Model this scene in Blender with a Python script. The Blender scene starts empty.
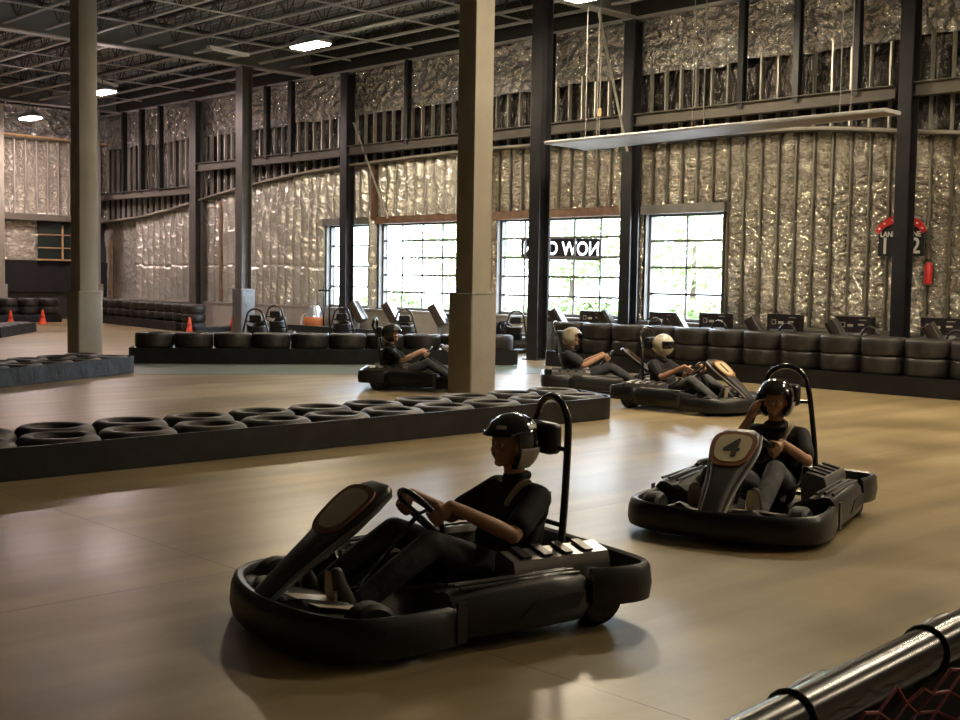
import bpy, math, random
from mathutils import Vector, Matrix, noise
random.seed(7)
S = bpy.context.scene
COL = S.collection
PI = math.pi
rad = math.radians

# ------------------------------------------------------------------ materials
def mat(name, col, rough=.5, metal=0., var=0., vscale=6., bump=0., bscale=30., coat=0., col2=None, spec=.5, bdist=.01):
    m = bpy.data.materials.new(name); m.use_nodes = True
    nt = m.node_tree; b = nt.nodes['Principled BSDF']
    b.inputs['Base Color'].default_value = (*col, 1)
    b.inputs['Roughness'].default_value = rough
    b.inputs['Metallic'].default_value = metal
    b.inputs['Coat Weight'].default_value = coat
    b.inputs['Coat Roughness'].default_value = .12
    b.inputs['Specular IOR Level'].default_value = spec
    tc = nt.nodes.new('ShaderNodeTexCoord')
    if var or col2:
        n = nt.nodes.new('ShaderNodeTexNoise'); n.inputs['Scale'].default_value = vscale
        n.inputs['Detail'].default_value = 6
        nt.links.new(tc.outputs['Object'], n.inputs['Vector'])
        r = nt.nodes.new('ShaderNodeValToRGB')
        r.color_ramp.elements[0].position = .35; r.color_ramp.elements[1].position = .68
        c2 = col2 if col2 else tuple(min(1, c*(1+var)) for c in col)
        c1 = col if col2 else tuple(c*(1-var) for c in col)
        r.color_ramp.elements[0].color = (*c1, 1); r.color_ramp.elements[1].color = (*c2, 1)
        nt.links.new(n.outputs['Fac'], r.inputs['Fac'])
        nt.links.new(r.outputs['Color'], b.inputs['Base Color'])
    if bump:
        n2 = nt.nodes.new('ShaderNodeTexNoise'); n2.inputs['Scale'].default_value = bscale
        n2.inputs['Detail'].default_value = 4
        nt.links.new(tc.outputs['Object'], n2.inputs['Vector'])
        bp = nt.nodes.new('ShaderNodeBump'); bp.inputs['Strength'].default_value = bump
        bp.inputs['Distance'].default_value = bdist
        nt.links.new(n2.outputs['Fac'], bp.inputs['Height'])
        nt.links.new(bp.outputs['Normal'], b.inputs['Normal'])
    return m

def emis(name, col, strength):
    m = bpy.data.materials.new(name); m.use_nodes = True
    nt = m.node_tree; b = nt.nodes['Principled BSDF']
    b.inputs['Base Color'].default_value = (*col, 1)
    b.inputs['Emission Color'].default_value = (*col, 1)
    b.inputs['Emission Strength'].default_value = strength
    return m

def foil_mat(name, base, rough, s1, s2, stretch=(1, 1, 1), st=.8, dist=.03, metal=.85):
    m = bpy.data.materials.new(name); m.use_nodes = True
    nt = m.node_tree; b = nt.nodes['Principled BSDF']; L = nt.links
    b.inputs['Metallic'].default_value = metal
    b.inputs['Roughness'].default_value = rough
    tc = nt.nodes.new('ShaderNodeTexCoord')
    mp = nt.nodes.new('ShaderNodeMapping'); mp.inputs['Scale'].default_value = stretch
    L.new(tc.outputs['Object'], mp.inputs['Vector'])
    v = nt.nodes.new('ShaderNodeTexNoise'); v.noise_type = 'RIDGED_MULTIFRACTAL'; v.inputs['Scale'].default_value = s1; v.inputs['Detail'].default_value = 3; v.inputs['Offset'].default_value = .9; v.inputs['Gain'].default_value = 2.0
    n = nt.nodes.new('ShaderNodeTexNoise'); n.inputs['Scale'].default_value = s2; n.inputs['Detail'].default_value = 5
    n0 = nt.nodes.new('ShaderNodeTexNoise'); n0.inputs['Scale'].default_value = s1*.7; n0.inputs['Detail'].default_value = 2
    L.new(mp.outputs['Vector'], n0.inputs['Vector'])
    mx = nt.nodes.new('ShaderNodeVectorMath'); mx.operation = 'ADD'
    sc = nt.nodes.new('ShaderNodeVectorMath'); sc.operation = 'SCALE'; sc.inputs['Scale'].default_value = .35
    L.new(n0.outputs['Color'], sc.inputs[0]); L.new(mp.outputs['Vector'], mx.inputs[0]); L.new(sc.outputs['Vector'], mx.inputs[1])
    L.new(mx.outputs['Vector'], v.inputs['Vector']); L.new(mp.outputs['Vector'], n.inputs['Vector'])
    ad = nt.nodes.new('ShaderNodeMath'); ad.operation = 'MULTIPLY_ADD'; ad.inputs[1].default_value = .55
    L.new(n.outputs['Fac'], ad.inputs[0]); L.new(v.outputs['Fac'], ad.inputs[2])
    bp = nt.nodes.new('ShaderNodeBump'); bp.inputs['Strength'].default_value = st; bp.inputs['Distance'].default_value = dist
    L.new(ad.outputs['Value'], bp.inputs['Height']); L.new(bp.outputs['Normal'], b.inputs['Normal'])
    nv = nt.nodes.new('ShaderNodeTexNoise'); nv.inputs['Scale'].default_value = .9; nv.inputs['Detail'].default_value = 5
    L.new(tc.outputs['Object'], nv.inputs['Vector'])
    r = nt.nodes.new('ShaderNodeValToRGB')
    r.color_ramp.elements[0].position = .3; r.color_ramp.elements[1].position = .7
    r.color_ramp.elements[0].color = (*[c*.8 for c in base], 1); r.color_ramp.elements[1].color = (*base, 1)
    L.new(nv.outputs['Fac'], r.inputs['Fac']); L.new(r.outputs['Color'], b.inputs['Base Color'])
    return m

def floor_mat():
    m = bpy.data.materials.new('polished_concrete'); m.use_nodes = True
    nt = m.node_tree; b = nt.nodes['Principled BSDF']; L = nt.links
    tc = nt.nodes.new('ShaderNodeTexCoord')
    n1 = nt.nodes.new('ShaderNodeTexNoise'); n1.inputs['Scale'].default_value = .55; n1.inputs['Detail'].default_value = 8
    n1.inputs['Roughness'].default_value = .62
    L.new(tc.outputs['Object'], n1.inputs['Vector'])
    r = nt.nodes.new('ShaderNodeValToRGB'); e = r.color_ramp.elements
    e[0].position = .36; e[0].color = (.225, .171, .088, 1)
    e[1].position = .66; e[1].color = (.385, .302, .166, 1)
    L.new(n1.outputs['Fac'], r.inputs['Fac'])
    # worn tyre streaks along the lanes
    mp = nt.nodes.new('ShaderNodeMapping'); mp.inputs['Scale'].default_value = (2.4, .22, 1)
    L.new(tc.outputs['Object'], mp.inputs['Vector'])
    n2 = nt.nodes.new('ShaderNodeTexNoise'); n2.inputs['Scale'].default_value = 1.3; n2.inputs['Detail'].default_value = 7
    L.new(mp.outputs['Vector'], n2.inputs['Vector'])
    r2 = nt.nodes.new('ShaderNodeValToRGB'); r2.color_ramp.elements[0].position = .38; r2.color_ramp.elements[1].position = .62
    r2.color_ramp.elements[0].color = (.72, .70, .68, 1); r2.color_ramp.elements[1].color = (1, 1, 1, 1)
    L.new(n2.outputs['Fac'], r2.inputs['Fac'])
    mul = nt.nodes.new('ShaderNodeMix'); mul.data_type = 'RGBA'; mul.blend_type = 'MULTIPLY'; mul.inputs['Factor'].default_value = 1
    L.new(r.outputs['Color'], mul.inputs['A']); L.new(r2.outputs['Color'], mul.inputs['B'])
    # saw cut joints
    sx = nt.nodes.new('ShaderNodeSeparateXYZ'); L.new(tc.outputs['Object'], sx.inputs['Vector'])
    def joint(sock, off, step):
        a = nt.nodes.new('ShaderNodeMath'); a.operation = 'SUBTRACT'; a.inputs[1].default_value = off; L.new(sock, a.inputs[0])
        mo = nt.nodes.new('ShaderNodeMath'); mo.operation = 'PINGPONG'; mo.inputs[1].default_value = step/2; L.new(a.outputs[0], mo.inputs[0])
        lt = nt.nodes.new('ShaderNodeMath'); lt.operation = 'LESS_THAN'; lt.inputs[1].default_value = .0045; L.new(mo.outputs[0], lt.inputs[0])
        return lt.outputs[0]
    jx = joint(sx.outputs['X'], -5.8, 5.5); jy = joint(sx.outputs['Y'], 3.72, 5.5)
    mxj = nt.nodes.new('ShaderNodeMath'); mxj.operation = 'MAXIMUM'; L.new(jx, mxj.inputs[0]); L.new(jy, mxj.inputs[1])
    mj = nt.nodes.new('ShaderNodeMix'); mj.data_type = 'RGBA'; L.new(mxj.outputs[0], mj.inputs['Factor'])
    L.new(mul.outputs['Result'], mj.inputs['A']); mj.inputs['B'].default_value = (.10, .07, .045, 1)
    L.new(mj.outputs['Result'], b.inputs['Base Color'])
    rr = nt.nodes.new('ShaderNodeMapRange'); rr.inputs['From Min'].default_value = .3; rr.inputs['From Max'].default_value = .7
    rr.inputs['To Min'].default_value = .27; rr.inputs['To Max'].default_value = .42
    L.new(n1.outputs['Fac'], rr.inputs['Value']); L.new(rr.outputs['Result'], b.inputs['Roughness'])
    b.inputs['Specular IOR Level'].default_value = .6
    n3 = nt.nodes.new('ShaderNodeTexNoise'); n3.inputs['Scale'].default_value = 2.2; n3.inputs['Detail'].default_value = 5
    L.new(tc.outputs['Object'], n3.inputs['Vector'])
    bp = nt.nodes.new('ShaderNodeBump'); bp.inputs['Strength'].default_value = .18; bp.inputs['Distance'].default_value = .02
    L.new(n3.outputs['Fac'], bp.inputs['Height']); L.new(bp.outputs['Normal'], b.inputs['Normal'])
    return m

def glass_mat(name, tint=(1, 1, 1), fac=.06):
    m = bpy.data.materials.new(name); m.use_nodes = True
    nt = m.node_tree; nt.nodes.clear(); L = nt.links
    o = nt.nodes.new('ShaderNodeOutputMaterial'); mx = nt.nodes.new('ShaderNodeMixShader')
    t = nt.nodes.new('ShaderNodeBsdfTransparent'); g = nt.nodes.new('ShaderNodeBsdfGlossy')
    t.inputs['Color'].default_value = (*tint, 1); g.inputs['Roughness'].default_value = .02
    mx.inputs['Fac'].default_value = fac
    L.new(t.outputs[0], mx.inputs[1]); L.new(g.outputs[0], mx.inputs[2]); L.new(mx.outputs[0], o.inputs[0])
    return m

def translucent(name, col):
    m = bpy.data.materials.new(name); m.use_nodes = True
    nt = m.node_tree; nt.nodes.clear(); L = nt.links
    o = nt.nodes.new('ShaderNodeOutputMaterial'); mx = nt.nodes.new('ShaderNodeMixShader')
    t = nt.nodes.new('ShaderNodeBsdfTranslucent'); g = nt.nodes.new('ShaderNodeBsdfDiffuse')
    t.inputs['Color'].default_value = (*col, 1); g.inputs['Color'].default_value = (*col, 1)
    mx.inputs['Fac'].default_value = .4
    L.new(t.outputs[0], mx.inputs[1]); L.new(g.outputs[0], mx.inputs[2]); L.new(mx.outputs[0], o.inputs[0])
    return m

M = {}
M['floor'] = floor_mat()
M['foil'] = foil_mat('foil_batts', (.97, .91, .78), .19, 4.0, 16, (1, 1, 1.6), 1.0, .09, .78)
M['foil_ridge'] = foil_mat('foil_ridged_batts', (.97, .95, .89), .26, 4.0, 18, (1, 1, .9), .5, .03, .66)
M['foil_up'] = foil_mat('foil_blanket', (.88, .86, .83), .24, 2.0, 8, (1.2, 1, 1.5), 1.0, .11, .78)
M['foil_shaded'] = foil_mat('foil_recess_shaded', (.13, .12, .11), .25, 3, 22, (1, 1, .6), .9, .06, 1.)  # same foil, base colour darkened for the shade inside the recess
M['steel_black'] = mat('black_steel', (.018, .018, .022), .42, .0, .3, 3)
M['steel_grey'] = mat('grey_steel', (.13, .125, .12), .5, .2, .15, 3)
M['beige'] = mat('beige_paint', (.30, .27, .22), .55, 0, .08, 2, .05, 40)
M['bluegrey'] = mat('pale_grey_paint', (.33, .33, .33), .5, 0, .06, 2)
M['pad'] = mat('grey_vinyl_pad', (.30, .28, .25), .42, 0, .06, 3, .35, 5, bdist=.03)
M['pad_dark'] = mat('dark_vinyl_pad', (.12, .12, .13), .3, 0, .06, 3, .6, 6, bdist=.04)
M['beam'] = mat('girt_paint', (.15, .135, .115), .55, 0, .15, 2)
M['stud'] = mat('galvanised_stud', (.62, .59, .54), .4, .55, .1, 5)
M['stud_dull'] = mat('dull_stud', (.22, .20, .17), .5, .5, .15, 5)
M['deck'] = mat('roof_deck', (.36, .385, .44), .6, .0, .12, 1.5)
M['joist'] = mat('joist_lit_tone', (.46, .46, .47), .5, 0, .1, 4)  # pale tone includes the daylight that bottom chords catch from below
M['joist_web'] = mat('joist_web_paint', (.05, .048, .05), .6, 0, .1, 4)
M['girder'] = mat('girder_paint', (.20, .20, .205), .55, 0, .08, 2)
M['sill'] = mat('sill_wall_paint', (.36, .34, .31), .6, 0, .1, 2)
M['wall'] = mat('plain_wall', (.30, .27, .23), .8, 0, .1, 1)
M['backing'] = mat('dark_backing', (.03, .028, .026), .8)
M['frame'] = mat('window_frame', (.16, .15, .155), .5)
M['frame_grey'] = mat('grey_lintel', (.22, .21, .20), .6, 0, .1, 4)
M['wood'] = mat('brown_lintel', (.22, .13, .085), .6, 0, .25, 5)
M['rawwood'] = mat('raw_lumber', (.50, .33, .16), .65, 0, .15, 6)
M['glass'] = glass_mat('window_glass')
M['darkglass'] = mat('dark_green_glass', (.012, .022, .02), .12)
M['tyre'] = mat('tyre_rubber', (.012, .011, .011), .48, 0, .35, 9, .25, 60, bdist=.004, col2=(.034, .029, .025))
M['belt'] = mat('black_belt', (.012, .012, .014), .40, 0, .4, 3.5, .5, 4, spec=.4, bdist=.02)
M['beltwhite'] = mat('scuffed_belt', (.012, .012, .014), .5, 0, 0, 3, .9, 2.2, spec=.25, col2=(.022, .023, .027), bdist=.05)
M['plastic'] = mat('black_plastic', (.014, .014, .016), .36, 0, .25, 6, .12, 50)
M['plastic2'] = mat('charcoal_plastic', (.04, .038, .038), .4, 0, .2, 6)
M['rubber'] = mat('kart_tyre', (.015, .015, .015), .6, 0, .3, 9)
M['silver'] = mat('silver_cover', (.30, .295, .29), .33, .6, .12, 5)
M['alu'] = mat('bare_metal', (.55, .54, .52), .3, 1, .1, 8)
M['tube'] = mat('gloss_black_tube', (.012, .012, .013), .18, 0, coat=.6)
M['rail'] = mat('black_rail_wrap', (.015, .015, .017), .24, 0, 0, 3, .12, 14, spec=.5, bdist=.004)
M['lit_tube'] = mat('lit_black_tube', (.10, .10, .11), .25, .6)  # black hoop tube greyed to carry its bright highlights in the colour
M['chrome_tube'] = mat('worn_grey_tube', (.35, .35, .36), .3, .8)
M['cream'] = mat('cream_panel', (.62, .53, .34), .5, 0, .04, 8)
M['ambor'] = mat('brown_orange_border', (.24, .10, .045), .45)
M['ink'] = mat('black_ink', (.012, .012, .012), .5)
M['white'] = mat('white_plastic', (.75, .74, .72), .4)
M['tray'] = mat('worn_floor_tray', (.50, .44, .33), .42, 0, .25, 7)
M['skin'] = mat('skin', (.50, .28, .18), .5, 0, .08, 20)
M['eye'] = mat('eye_white', (.6, .58, .55), .25)
M['lip'] = mat('lips', (.34, .14, .11), .5)
M['shirt'] = mat('black_shirt', (.015, .015, .018), .85, 0, .2, 12, .4, 9, bdist=.02)
M['shirt2'] = mat('charcoal_shirt', (.032, .034, .04), .85, 0, .2, 12, .4, 9, bdist=.02)
M['jeans'] = mat('dark_jeans', (.05, .052, .06), .85, 0, .25, 14, .4, 10, bdist=.02)
M['jeans2'] = mat('grey_jeans', (.11, .11, .115), .85, 0, .25, 14, .4, 10, bdist=.02)
M['shoe'] = mat('dark_shoe', (.05, .042, .035), .6)
M['sole'] = mat('pale_sole', (.42, .36, .26), .6)
M['strap'] = mat('pale_strap', (.46, .40, .30), .6)
M['helm_black'] = mat('gloss_black_helmet', (.008, .008, .01), .10, coat=.8)
M['helm_white'] = mat('cream_helmet', (.68, .62, .50), .2, coat=.5)
M['helm_yel'] = mat('yellow_white_helmet', (.30, .26, .13), .25, 0, 0, 9, coat=.5, col2=(.46, .44, .40))
M['helm_dark'] = mat('dark_grey_helmet', (.05, .048, .05), .3, coat=.3)
M['visor'] = mat('dark_visor', (.01, .01, .012), .06, coat=.5)
M['grey_pad'] = mat('grey_cheek_pad', (.60, .56, .52), .45)
M['cone'] = mat('orange_cone', (.85, .10, .03), .45)
M['red'] = mat('red_paint', (.62, .03, .03), .4)
M['netred'] = mat('red_netting', (.32, .04, .05), .6, 0, .3, 12)
M['orange'] = mat('orange_plastic', (.62, .20, .07), .4)
M['screen'] = mat('dark_panel', (.028, .022, .024), .35, 0, .2, 6)
M['console'] = mat('brown_black_console', (.05, .038, .036), .32, .1)
M['steelblue'] = mat('pale_steel', (.42, .45, .50), .35, .7)
M['lens'] = emis('lamp_lens', (1., .83, .58), 165)
M['lens2'] = emis('lamp_lens_cool', (1., .78, .72), 165)
M['banner'] = translucent('banner_fabric', (.055, .045, .045))
M['bletter'] = translucent('banner_letters', (.9, .9, .9))
M['leaf'] = mat('leaves', (.34, .42, .22), .6, 0, .4, 3)
M['bark'] = mat('bark', (.10, .07, .05), .8, 0, .2, 8)
M['lawn'] = mat('lawn', (.17, .26, .09), .9, 0, .25, .5)
M['road'] = mat('pale_pavement', (.55, .54, .52), .9, 0, .08, .4)
M['stripe'] = mat('teal_grey_floor_paint', (.16, .21, .21), .35, 0, .15, 1.2)
M['cable'] = mat('cable', (.25, .24, .23), .5)
M['canopy'] = mat('tan_canopy', (.34, .26, .18), .5, 0, .1, 2)
M['blackfab'] = mat('black_fabric', (.012, .011, .013), .9)

# ------------------------------------------------------------------ mesh builder
class MB:
    def __init__(s): s.v = []; s.f = []
    def add(s, vs, fs):
        o = len(s.v); s.v += [tuple(v) for v in vs]; s.f += [tuple(i+o for i in f) for f in fs]; return s
    def box(s, c, d, rot=None):
        hx, hy, hz = d[0]/2, d[1]/2, d[2]/2
        vs = [Vector((x, y, z)) for x in (-hx, hx) for y in (-hy, hy) for z in (-hz, hz)]
        if rot is not None: vs = [rot @ v for v in vs]
        c = Vector(c)
        return s.add([v+c for v in vs], [(0, 1, 3, 2), (4, 6, 7, 5), (0, 4, 5, 1), (2, 3, 7, 6), (0, 2, 6, 4), (1, 5, 7, 3)])
    def loft(s, rings, cap=True, closed=False):
        n = len(rings[0]); vs = [p for r in rings for p in r]; fs = []
        m = len(rings)
        for i in range(m if closed else m-1):
            for j in range(n):
                a = i*n+j; b = i*n+(j+1) % n; c = ((i+1) % m)*n+(j+1) % n; d = ((i+1) % m)*n+j
                fs.append((a, b, c, d))
        if cap and not closed:
            fs.append(tuple(range(n))[::-1]); fs.append(tuple((m-1)*n+j for j in range(n)))
        return s.add(vs, fs)
    def tube(s, pts, r, n=10, closed=False):
        pts = [Vector(p) for p in pts]; rings = []
        m = len(pts); up = None
        for i, p in enumerate(pts):
            a = pts[(i-1) % m] if (closed or i > 0) else p
            b = pts[(i+1) % m] if (closed or i < m-1) else p
            t = (b-a).normalized()
            if up is None:
                up = t.orthogonal().normalized()
            else:
                up = (up - t*up.dot(t)).normalized()
            w = t.cross(up); rr = r[i] if isinstance(r, (list, tuple)) else r
            rings.append([p + (up*math.cos(2*PI*k/n)+w*math.sin(2*PI*k/n))*rr for k in range(n)])
        return s.loft(rings, True, closed)
    def lathe(s, prof, n=28, closed=False, c=(0, 0, 0), axis='z'):
        rings = []
        for k in range(n):
            a = 2*PI*k/n; ring = []
            for r, z in prof:
                if axis == 'z': p = (c[0]+r*math.cos(a), c[1]+r*math.sin(a), c[2]+z)
                elif axis == 'y': p = (c[0]+r*math.cos(a), c[1]+z, c[2]+r*math.sin(a))
                else: p = (c[0]+z, c[1]+r*math.cos(a), c[2]+r*math.sin(a))
                ring.append(p)
            rings.append(ring)
        m = len(prof); vs = [p for r in rings for p in r]; fs = []
        for k in range(n):
            for j in range(m if closed else m-1):
                a = k*m+j; b = k*m+(j+1) % m; cc = ((k+1) % n)*m+(j+1) % m; d = ((k+1) % n)*m+j
                fs.append((a, d, cc, b))
        if not closed:
            if prof[0][0] > 1e-6: fs.append(tuple(k*m for k in range(n)))
            if prof[-1][0] > 1e-6: fs.append(tuple(k*m+m-1 for k in range(n))[::-1])
        return s.add(vs, fs)
    def ell(s, c, r, nu=20, nv=12, rot=None):
        vs = []; fs = []
        for i in range(nv+1):
            t = PI*i/nv
            for j in range(nu):
                p = 2*PI*j/nu
                v = Vector((r[0]*math.sin(t)*math.cos(p), r[1]*math.sin(t)*math.sin(p), r[2]*math.cos(t)))
                if rot is not None: v = rot @ v
                vs.append(v+Vector(c))
        for i in range(nv):
            for j in range(nu):
                fs.append((i*nu+j, (i+1)*nu+j, (i+1)*nu+(j+1) % nu, i*nu+(j+1) % nu))
        return s.add(vs, fs)
    def cap(s, a, b, ra, rb, n=14):
        a = Vector(a); b = Vector(b); t = (b-a)
        if t.length < 1e-6: return s.ell(a, (ra,)*3)
        t.normalize(); u = t.orthogonal().normalized(); w = t.cross(u); rings = []
        K = 5
        for i in range(1, K+1):
            th = PI/2*i/K; rings.append((a-t*ra*math.cos(th), ra*math.sin(th)))
        for i in range(K, 0, -1):
            th = PI/2*i/K; rings.append((b+t*rb*math.cos(th), rb*math.sin(th)))
        return s.loft([[p+(u*math.cos(2*PI*k/n)+w*math.sin(2*PI*k/n))*r for k in range(n)] for p, r in rings])
    def chain(s, pts, rs):
        for i in range(len(pts)-1): s.cap(pts[i], pts[i+1], rs[i], rs[i+1])
        return s
    def sweep(s, path, sec, closed=False):
        """section (outward offset, z) carried along a plan path"""
        P = [Vector((p[0], p[1], p[2] if len(p) > 2 else 0)) for p in path]; m = len(P); rings = []
        for i in range(m):
            a = P[(i-1) % m] if (closed or i > 0) else P[i]; b = P[(i+1) % m] if (closed or i < m-1) else P[i]
            t = (b-a); t.z = 0; t.normalize(); n = Vector((t.y, -t.x, 0))
            rings.append([P[i]+n*o+Vector((0, 0, z)) for o, z in sec])
        return s.loft(rings, True, closed)
    def prism(s, poly, h, fn):
        """poly in a local plane, extruded by h, placed with fn(u, v, w)"""
        n = len(poly)
        vs = [fn(u, v, 0) for u, v in poly]+[fn(u, v, h) for u, v in poly]
        return s.add(vs, [tuple(range(n))[::-1], tuple(range(n, 2*n))]+[(i, (i+1) % n, n+(i+1) % n, n+i) for i in range(n)])
    def mesh(s, name, m=None, smooth=35):
        me = bpy.data.meshes.new(name); me.from_pydata(s.v, [], s.f); me.update()
        import bmesh
        bm = bmesh.new(); bm.from_mesh(me); bmesh.ops.recalc_face_normals(bm, faces=bm.faces); bm.to_mesh(me); bm.free()
        if smooth:
            for p in me.polygons: p.use_smooth = True
            me.set_sharp_from_angle(angle=rad(smooth))
        if m: me.materials.append(m)
        return me
    def build(s, name, m=None, parent=None, smooth=35, loc=None):
        return link(name, s.mesh(name, m, smooth), parent, loc)

def link(name, me, parent=None, loc=None, rot=None):
    o = bpy.data.objects.new(name, me); COL.objects.link(o)
    if parent is not None: o.parent = parent
    if loc is not None: o.location = loc
    if rot is not None: o.rotation_euler = rot
    return o
def tag(o, label=None, cat=None, group=None, kind=None):
    if label: o['label'] = label
    if cat: o['category'] = cat
    if group: o['group'] = group
    if kind: o['kind'] = kind
    return o
def empty(name, loc=(0, 0, 0), rz=0.):
    o = bpy.data.objects.new(name, None); COL.objects.link(o); o.location = loc; o.rotation_euler = (0, 0, rz)
    o.empty_display_size = .2
    return o
def struct(name, mb, m, parent=None, smooth=None):
    o = mb.build(name, m, parent, smooth) if isinstance(mb, MB) else link(name, mb, parent)
    if parent is None: o['kind'] = 'structure'
    return o
def copy_tree(o, parent=None):
    c = o.copy(); COL.objects.link(c); c.parent = parent
    for ch in list(o.children): copy_tree(ch, c)
    return c
def bake(me, mods):
    o = bpy.data.objects.new('bake', me); COL.objects.link(o)
    for t, kw in mods:
        md = o.modifiers.new('m', t)
        for k, v in kw.items(): setattr(md, k, v)
    dg = bpy.context.evaluated_depsgraph_get(); dg.update()
    r = bpy.data.meshes.new_from_object(o.evaluated_get(dg)); bpy.data.objects.remove(o)
    return r
def skinned(mb, voxel, it=4, mats=()):
    me = bake(mb.mesh('raw', None, 0), [('REMESH', dict(mode='VOXEL', voxel_size=voxel)), ('SMOOTH', dict(iterations=it, factor=.5))])
    me.materials.clear()
    for m in mats: me.materials.append(m)
    for p in me.polygons: p.use_smooth = True
    return me
def text_mesh(txt, size, depth, m, align='CENTER'):
    cu = bpy.data.curves.new('txt', 'FONT'); cu.body = txt; cu.size = size; cu.extrude = depth
    cu.align_x = align; cu.align_y = 'CENTER'; cu.offset = size*.018
    o = bpy.data.objects.new('txt', cu); COL.objects.link(o)
    dg = bpy.context.evaluated_depsgraph_get(); dg.update()
    me = bpy.data.meshes.new_from_object(o.evaluated_get(dg)); bpy.data.objects.remove(o)
    me.materials.clear(); me.materials.append(m)
    return me
def catmull(pts, k=6):
    P = [Vector(p) for p in pts]; out = []
    for i in range(len(P)-1):
        a = P[max(i-1, 0)]; b = P[i]; c = P[i+1]; d = P[min(i+2, len(P)-1)]
        for j in range(k):
            t = j/k
            out.append(.5*((2*b)+(c-a)*t+(2*a-5*b+4*c-d)*t*t+(3*b-a-3*c+d)*t**3))
    out.append(P[-1]); return out
def rrect(w, h, r, k=4):
    out = []
    for cx, cy, a0 in ((w/2-r, h/2-r, 0), (-w/2+r, h/2-r, 90), (-w/2+r, -h/2+r, 180), (w/2-r, -h/2+r, 270)):
        for i in range(k+1):
            a = rad(a0+90*i/k); out.append((cx+r*math.cos(a), cy+r*math.sin(a)))
    return out

# ------------------------------------------------------------------ camera and render look
f_px = 1214.
cam = bpy.data.cameras.new('camera'); co = bpy.data.objects.new('camera', cam); COL.objects.link(co)
cam.sensor_width = 36; cam.lens = f_px/960*36; cam.clip_end = 400; cam.clip_start = .05
yaw, pit, rol = rad(-46.10), rad(-3.714), rad(.926)
F = Vector((math.sin(yaw)*math.cos(pit), math.cos(yaw)*math.cos(pit), math.sin(pit)))
r0 = Vector((math.cos(yaw), -math.sin(yaw), 0)); u0 = r0.cross(F)
R = math.cos(rol)*r0+math.sin(rol)*u0; U = -math.sin(rol)*r0+math.cos(rol)*u0
co.matrix_world = Matrix(((R.x, U.x, -F.x, 0), (R.y, U.y, -F.y, 0), (R.z, U.z, -F.z, 1.65), (0, 0, 0, 1)))
S.camera = co
S.view_settings.view_transform = 'Standard'; S.view_settings.look = 'None'
S.view_settings.gamma = 1; S.view_settings.use_curve_mapping = False
S.view_settings.exposure = .95
try:
    S.cycles.use_denoising = True; S.cycles.max_bounces = 8; S.cycles.sample_clamp_indirect = 6
    S.cycles.caustics_reflective = False; S.cycles.caustics_refractive = False
except Exception: pass

w = bpy.data.worlds.new('sky'); S.world = w; w.use_nodes = True
nt = w.node_tree; bg = nt.nodes['Background']
sky = nt.nodes.new('ShaderNodeTexSky'); sky.sky_type = 'HOSEK_WILKIE'; sky.turbidity = 6; sky.ground_albedo = .4
sky.sun_direction = Vector((.3, -.4, .8)).normalized()
mixc = nt.nodes.new('ShaderNodeMix'); mixc.data_type = 'RGBA'; mixc.inputs['Factor'].default_value = .75
mixc.inputs['B'].default_value = (.76, .88, 1.0, 1)
nt.links.new(sky.outputs['Color'], mixc.inputs['A']); nt.links.new(mixc.outputs['Result'], bg.inputs['Color'])
bg.inputs['Strength'].default_value = 14.0

# ------------------------------------------------------------------ the room shell
XL, XR, YB, YF, ZD = -43.5, 8.0, 22.0, -12.0, 8.62
fl = MB().box(((XL+XR)/2, (YB+YF)/2, -.1), (XR-XL, YB-YF, .2)); struct('floor', fl, M['floor'])
dk = MB()
n = 150; 
for i in range(n):
    y0 = YF+(YB-YF)*i/n; y1 = YF+(YB-YF)*(i+1)/n; h = (y1-y0)
    dk.add([(XL, y0, ZD), (XR, y0, ZD), (XR, y0+h*.35, ZD), (XL, y0+h*.35, ZD), (XL, y0+h*.5, ZD+.05), (XR, y0+h*.5, ZD+.05), (XR, y0+h*.85, ZD+.05), (XL, y0+h*.85, ZD+.05), (XL, y1, ZD), (XR, y1, ZD)],
           [(0, 3, 2, 1), (3, 4, 5, 2), (4, 7, 6, 5), (7, 8, 9, 6)])
dk.box(((XL+XR)/2, (YB+YF)/2, ZD+.15), (XR-XL, YB-YF, .08))
struct('ceiling', dk, M['deck'])
WINS = [(-29.42, -27.38, 2, 4, 'grey'), (-26.95, -22.75, 5, 5, 'wood'), (-22.18, -18.02, 5, 5, 'wood'), (-17.38, -15.30, 2, 4, 'grey')]
ZS, ZT = .83, 3.22
wb = MB(); xs = [XL]+[v for a in WINS for v in a[:2]]+[XR]
for i in range(0, len(xs)-1, 2): wb.box(((xs[i]+xs[i+1])/2, YB+.1, 4.3), (xs[i+1]-xs[i], .2, 8.7))
for a in WINS:
    wb.box(((a[0]+a[1])/2, YB+.1, ZS/2), (a[1]-a[0], .2, ZS)); wb.box(((a[0]+a[1])/2, YB+.1, (ZT+8.65)/2), (a[1]-a[0], .2, 8.65-ZT))
wall_back = struct('wall_back', wb, M['backing'])
wl_ = MB().box((XL-.1, (YB+YF)/2, 4.3), (.2, YB-YF, 8.7)); wall_left = struct('wall_left', wl_, M['backing'])
struct('wall_right', MB().box((XR+.1, (YB+YF)/2, 4.3), (.2, YB-YF, 8.7)), M['wall'])
struct('wall_front', MB().box(((XL+XR)/2, YF-.1, 4.3), (XR-XL, .2, 8.7)), M['wall'])
# low sill wall under the foil
sl = MB().box(((XL+XR)/2, YB-.12, .385), (XR-XL-.02, .24, .77)); sl.box(((XL+XR)/2, YB-.13, .785), (XR-XL-.02, .28, .05))
struct('trim_1', sl, M['sill'])

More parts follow.
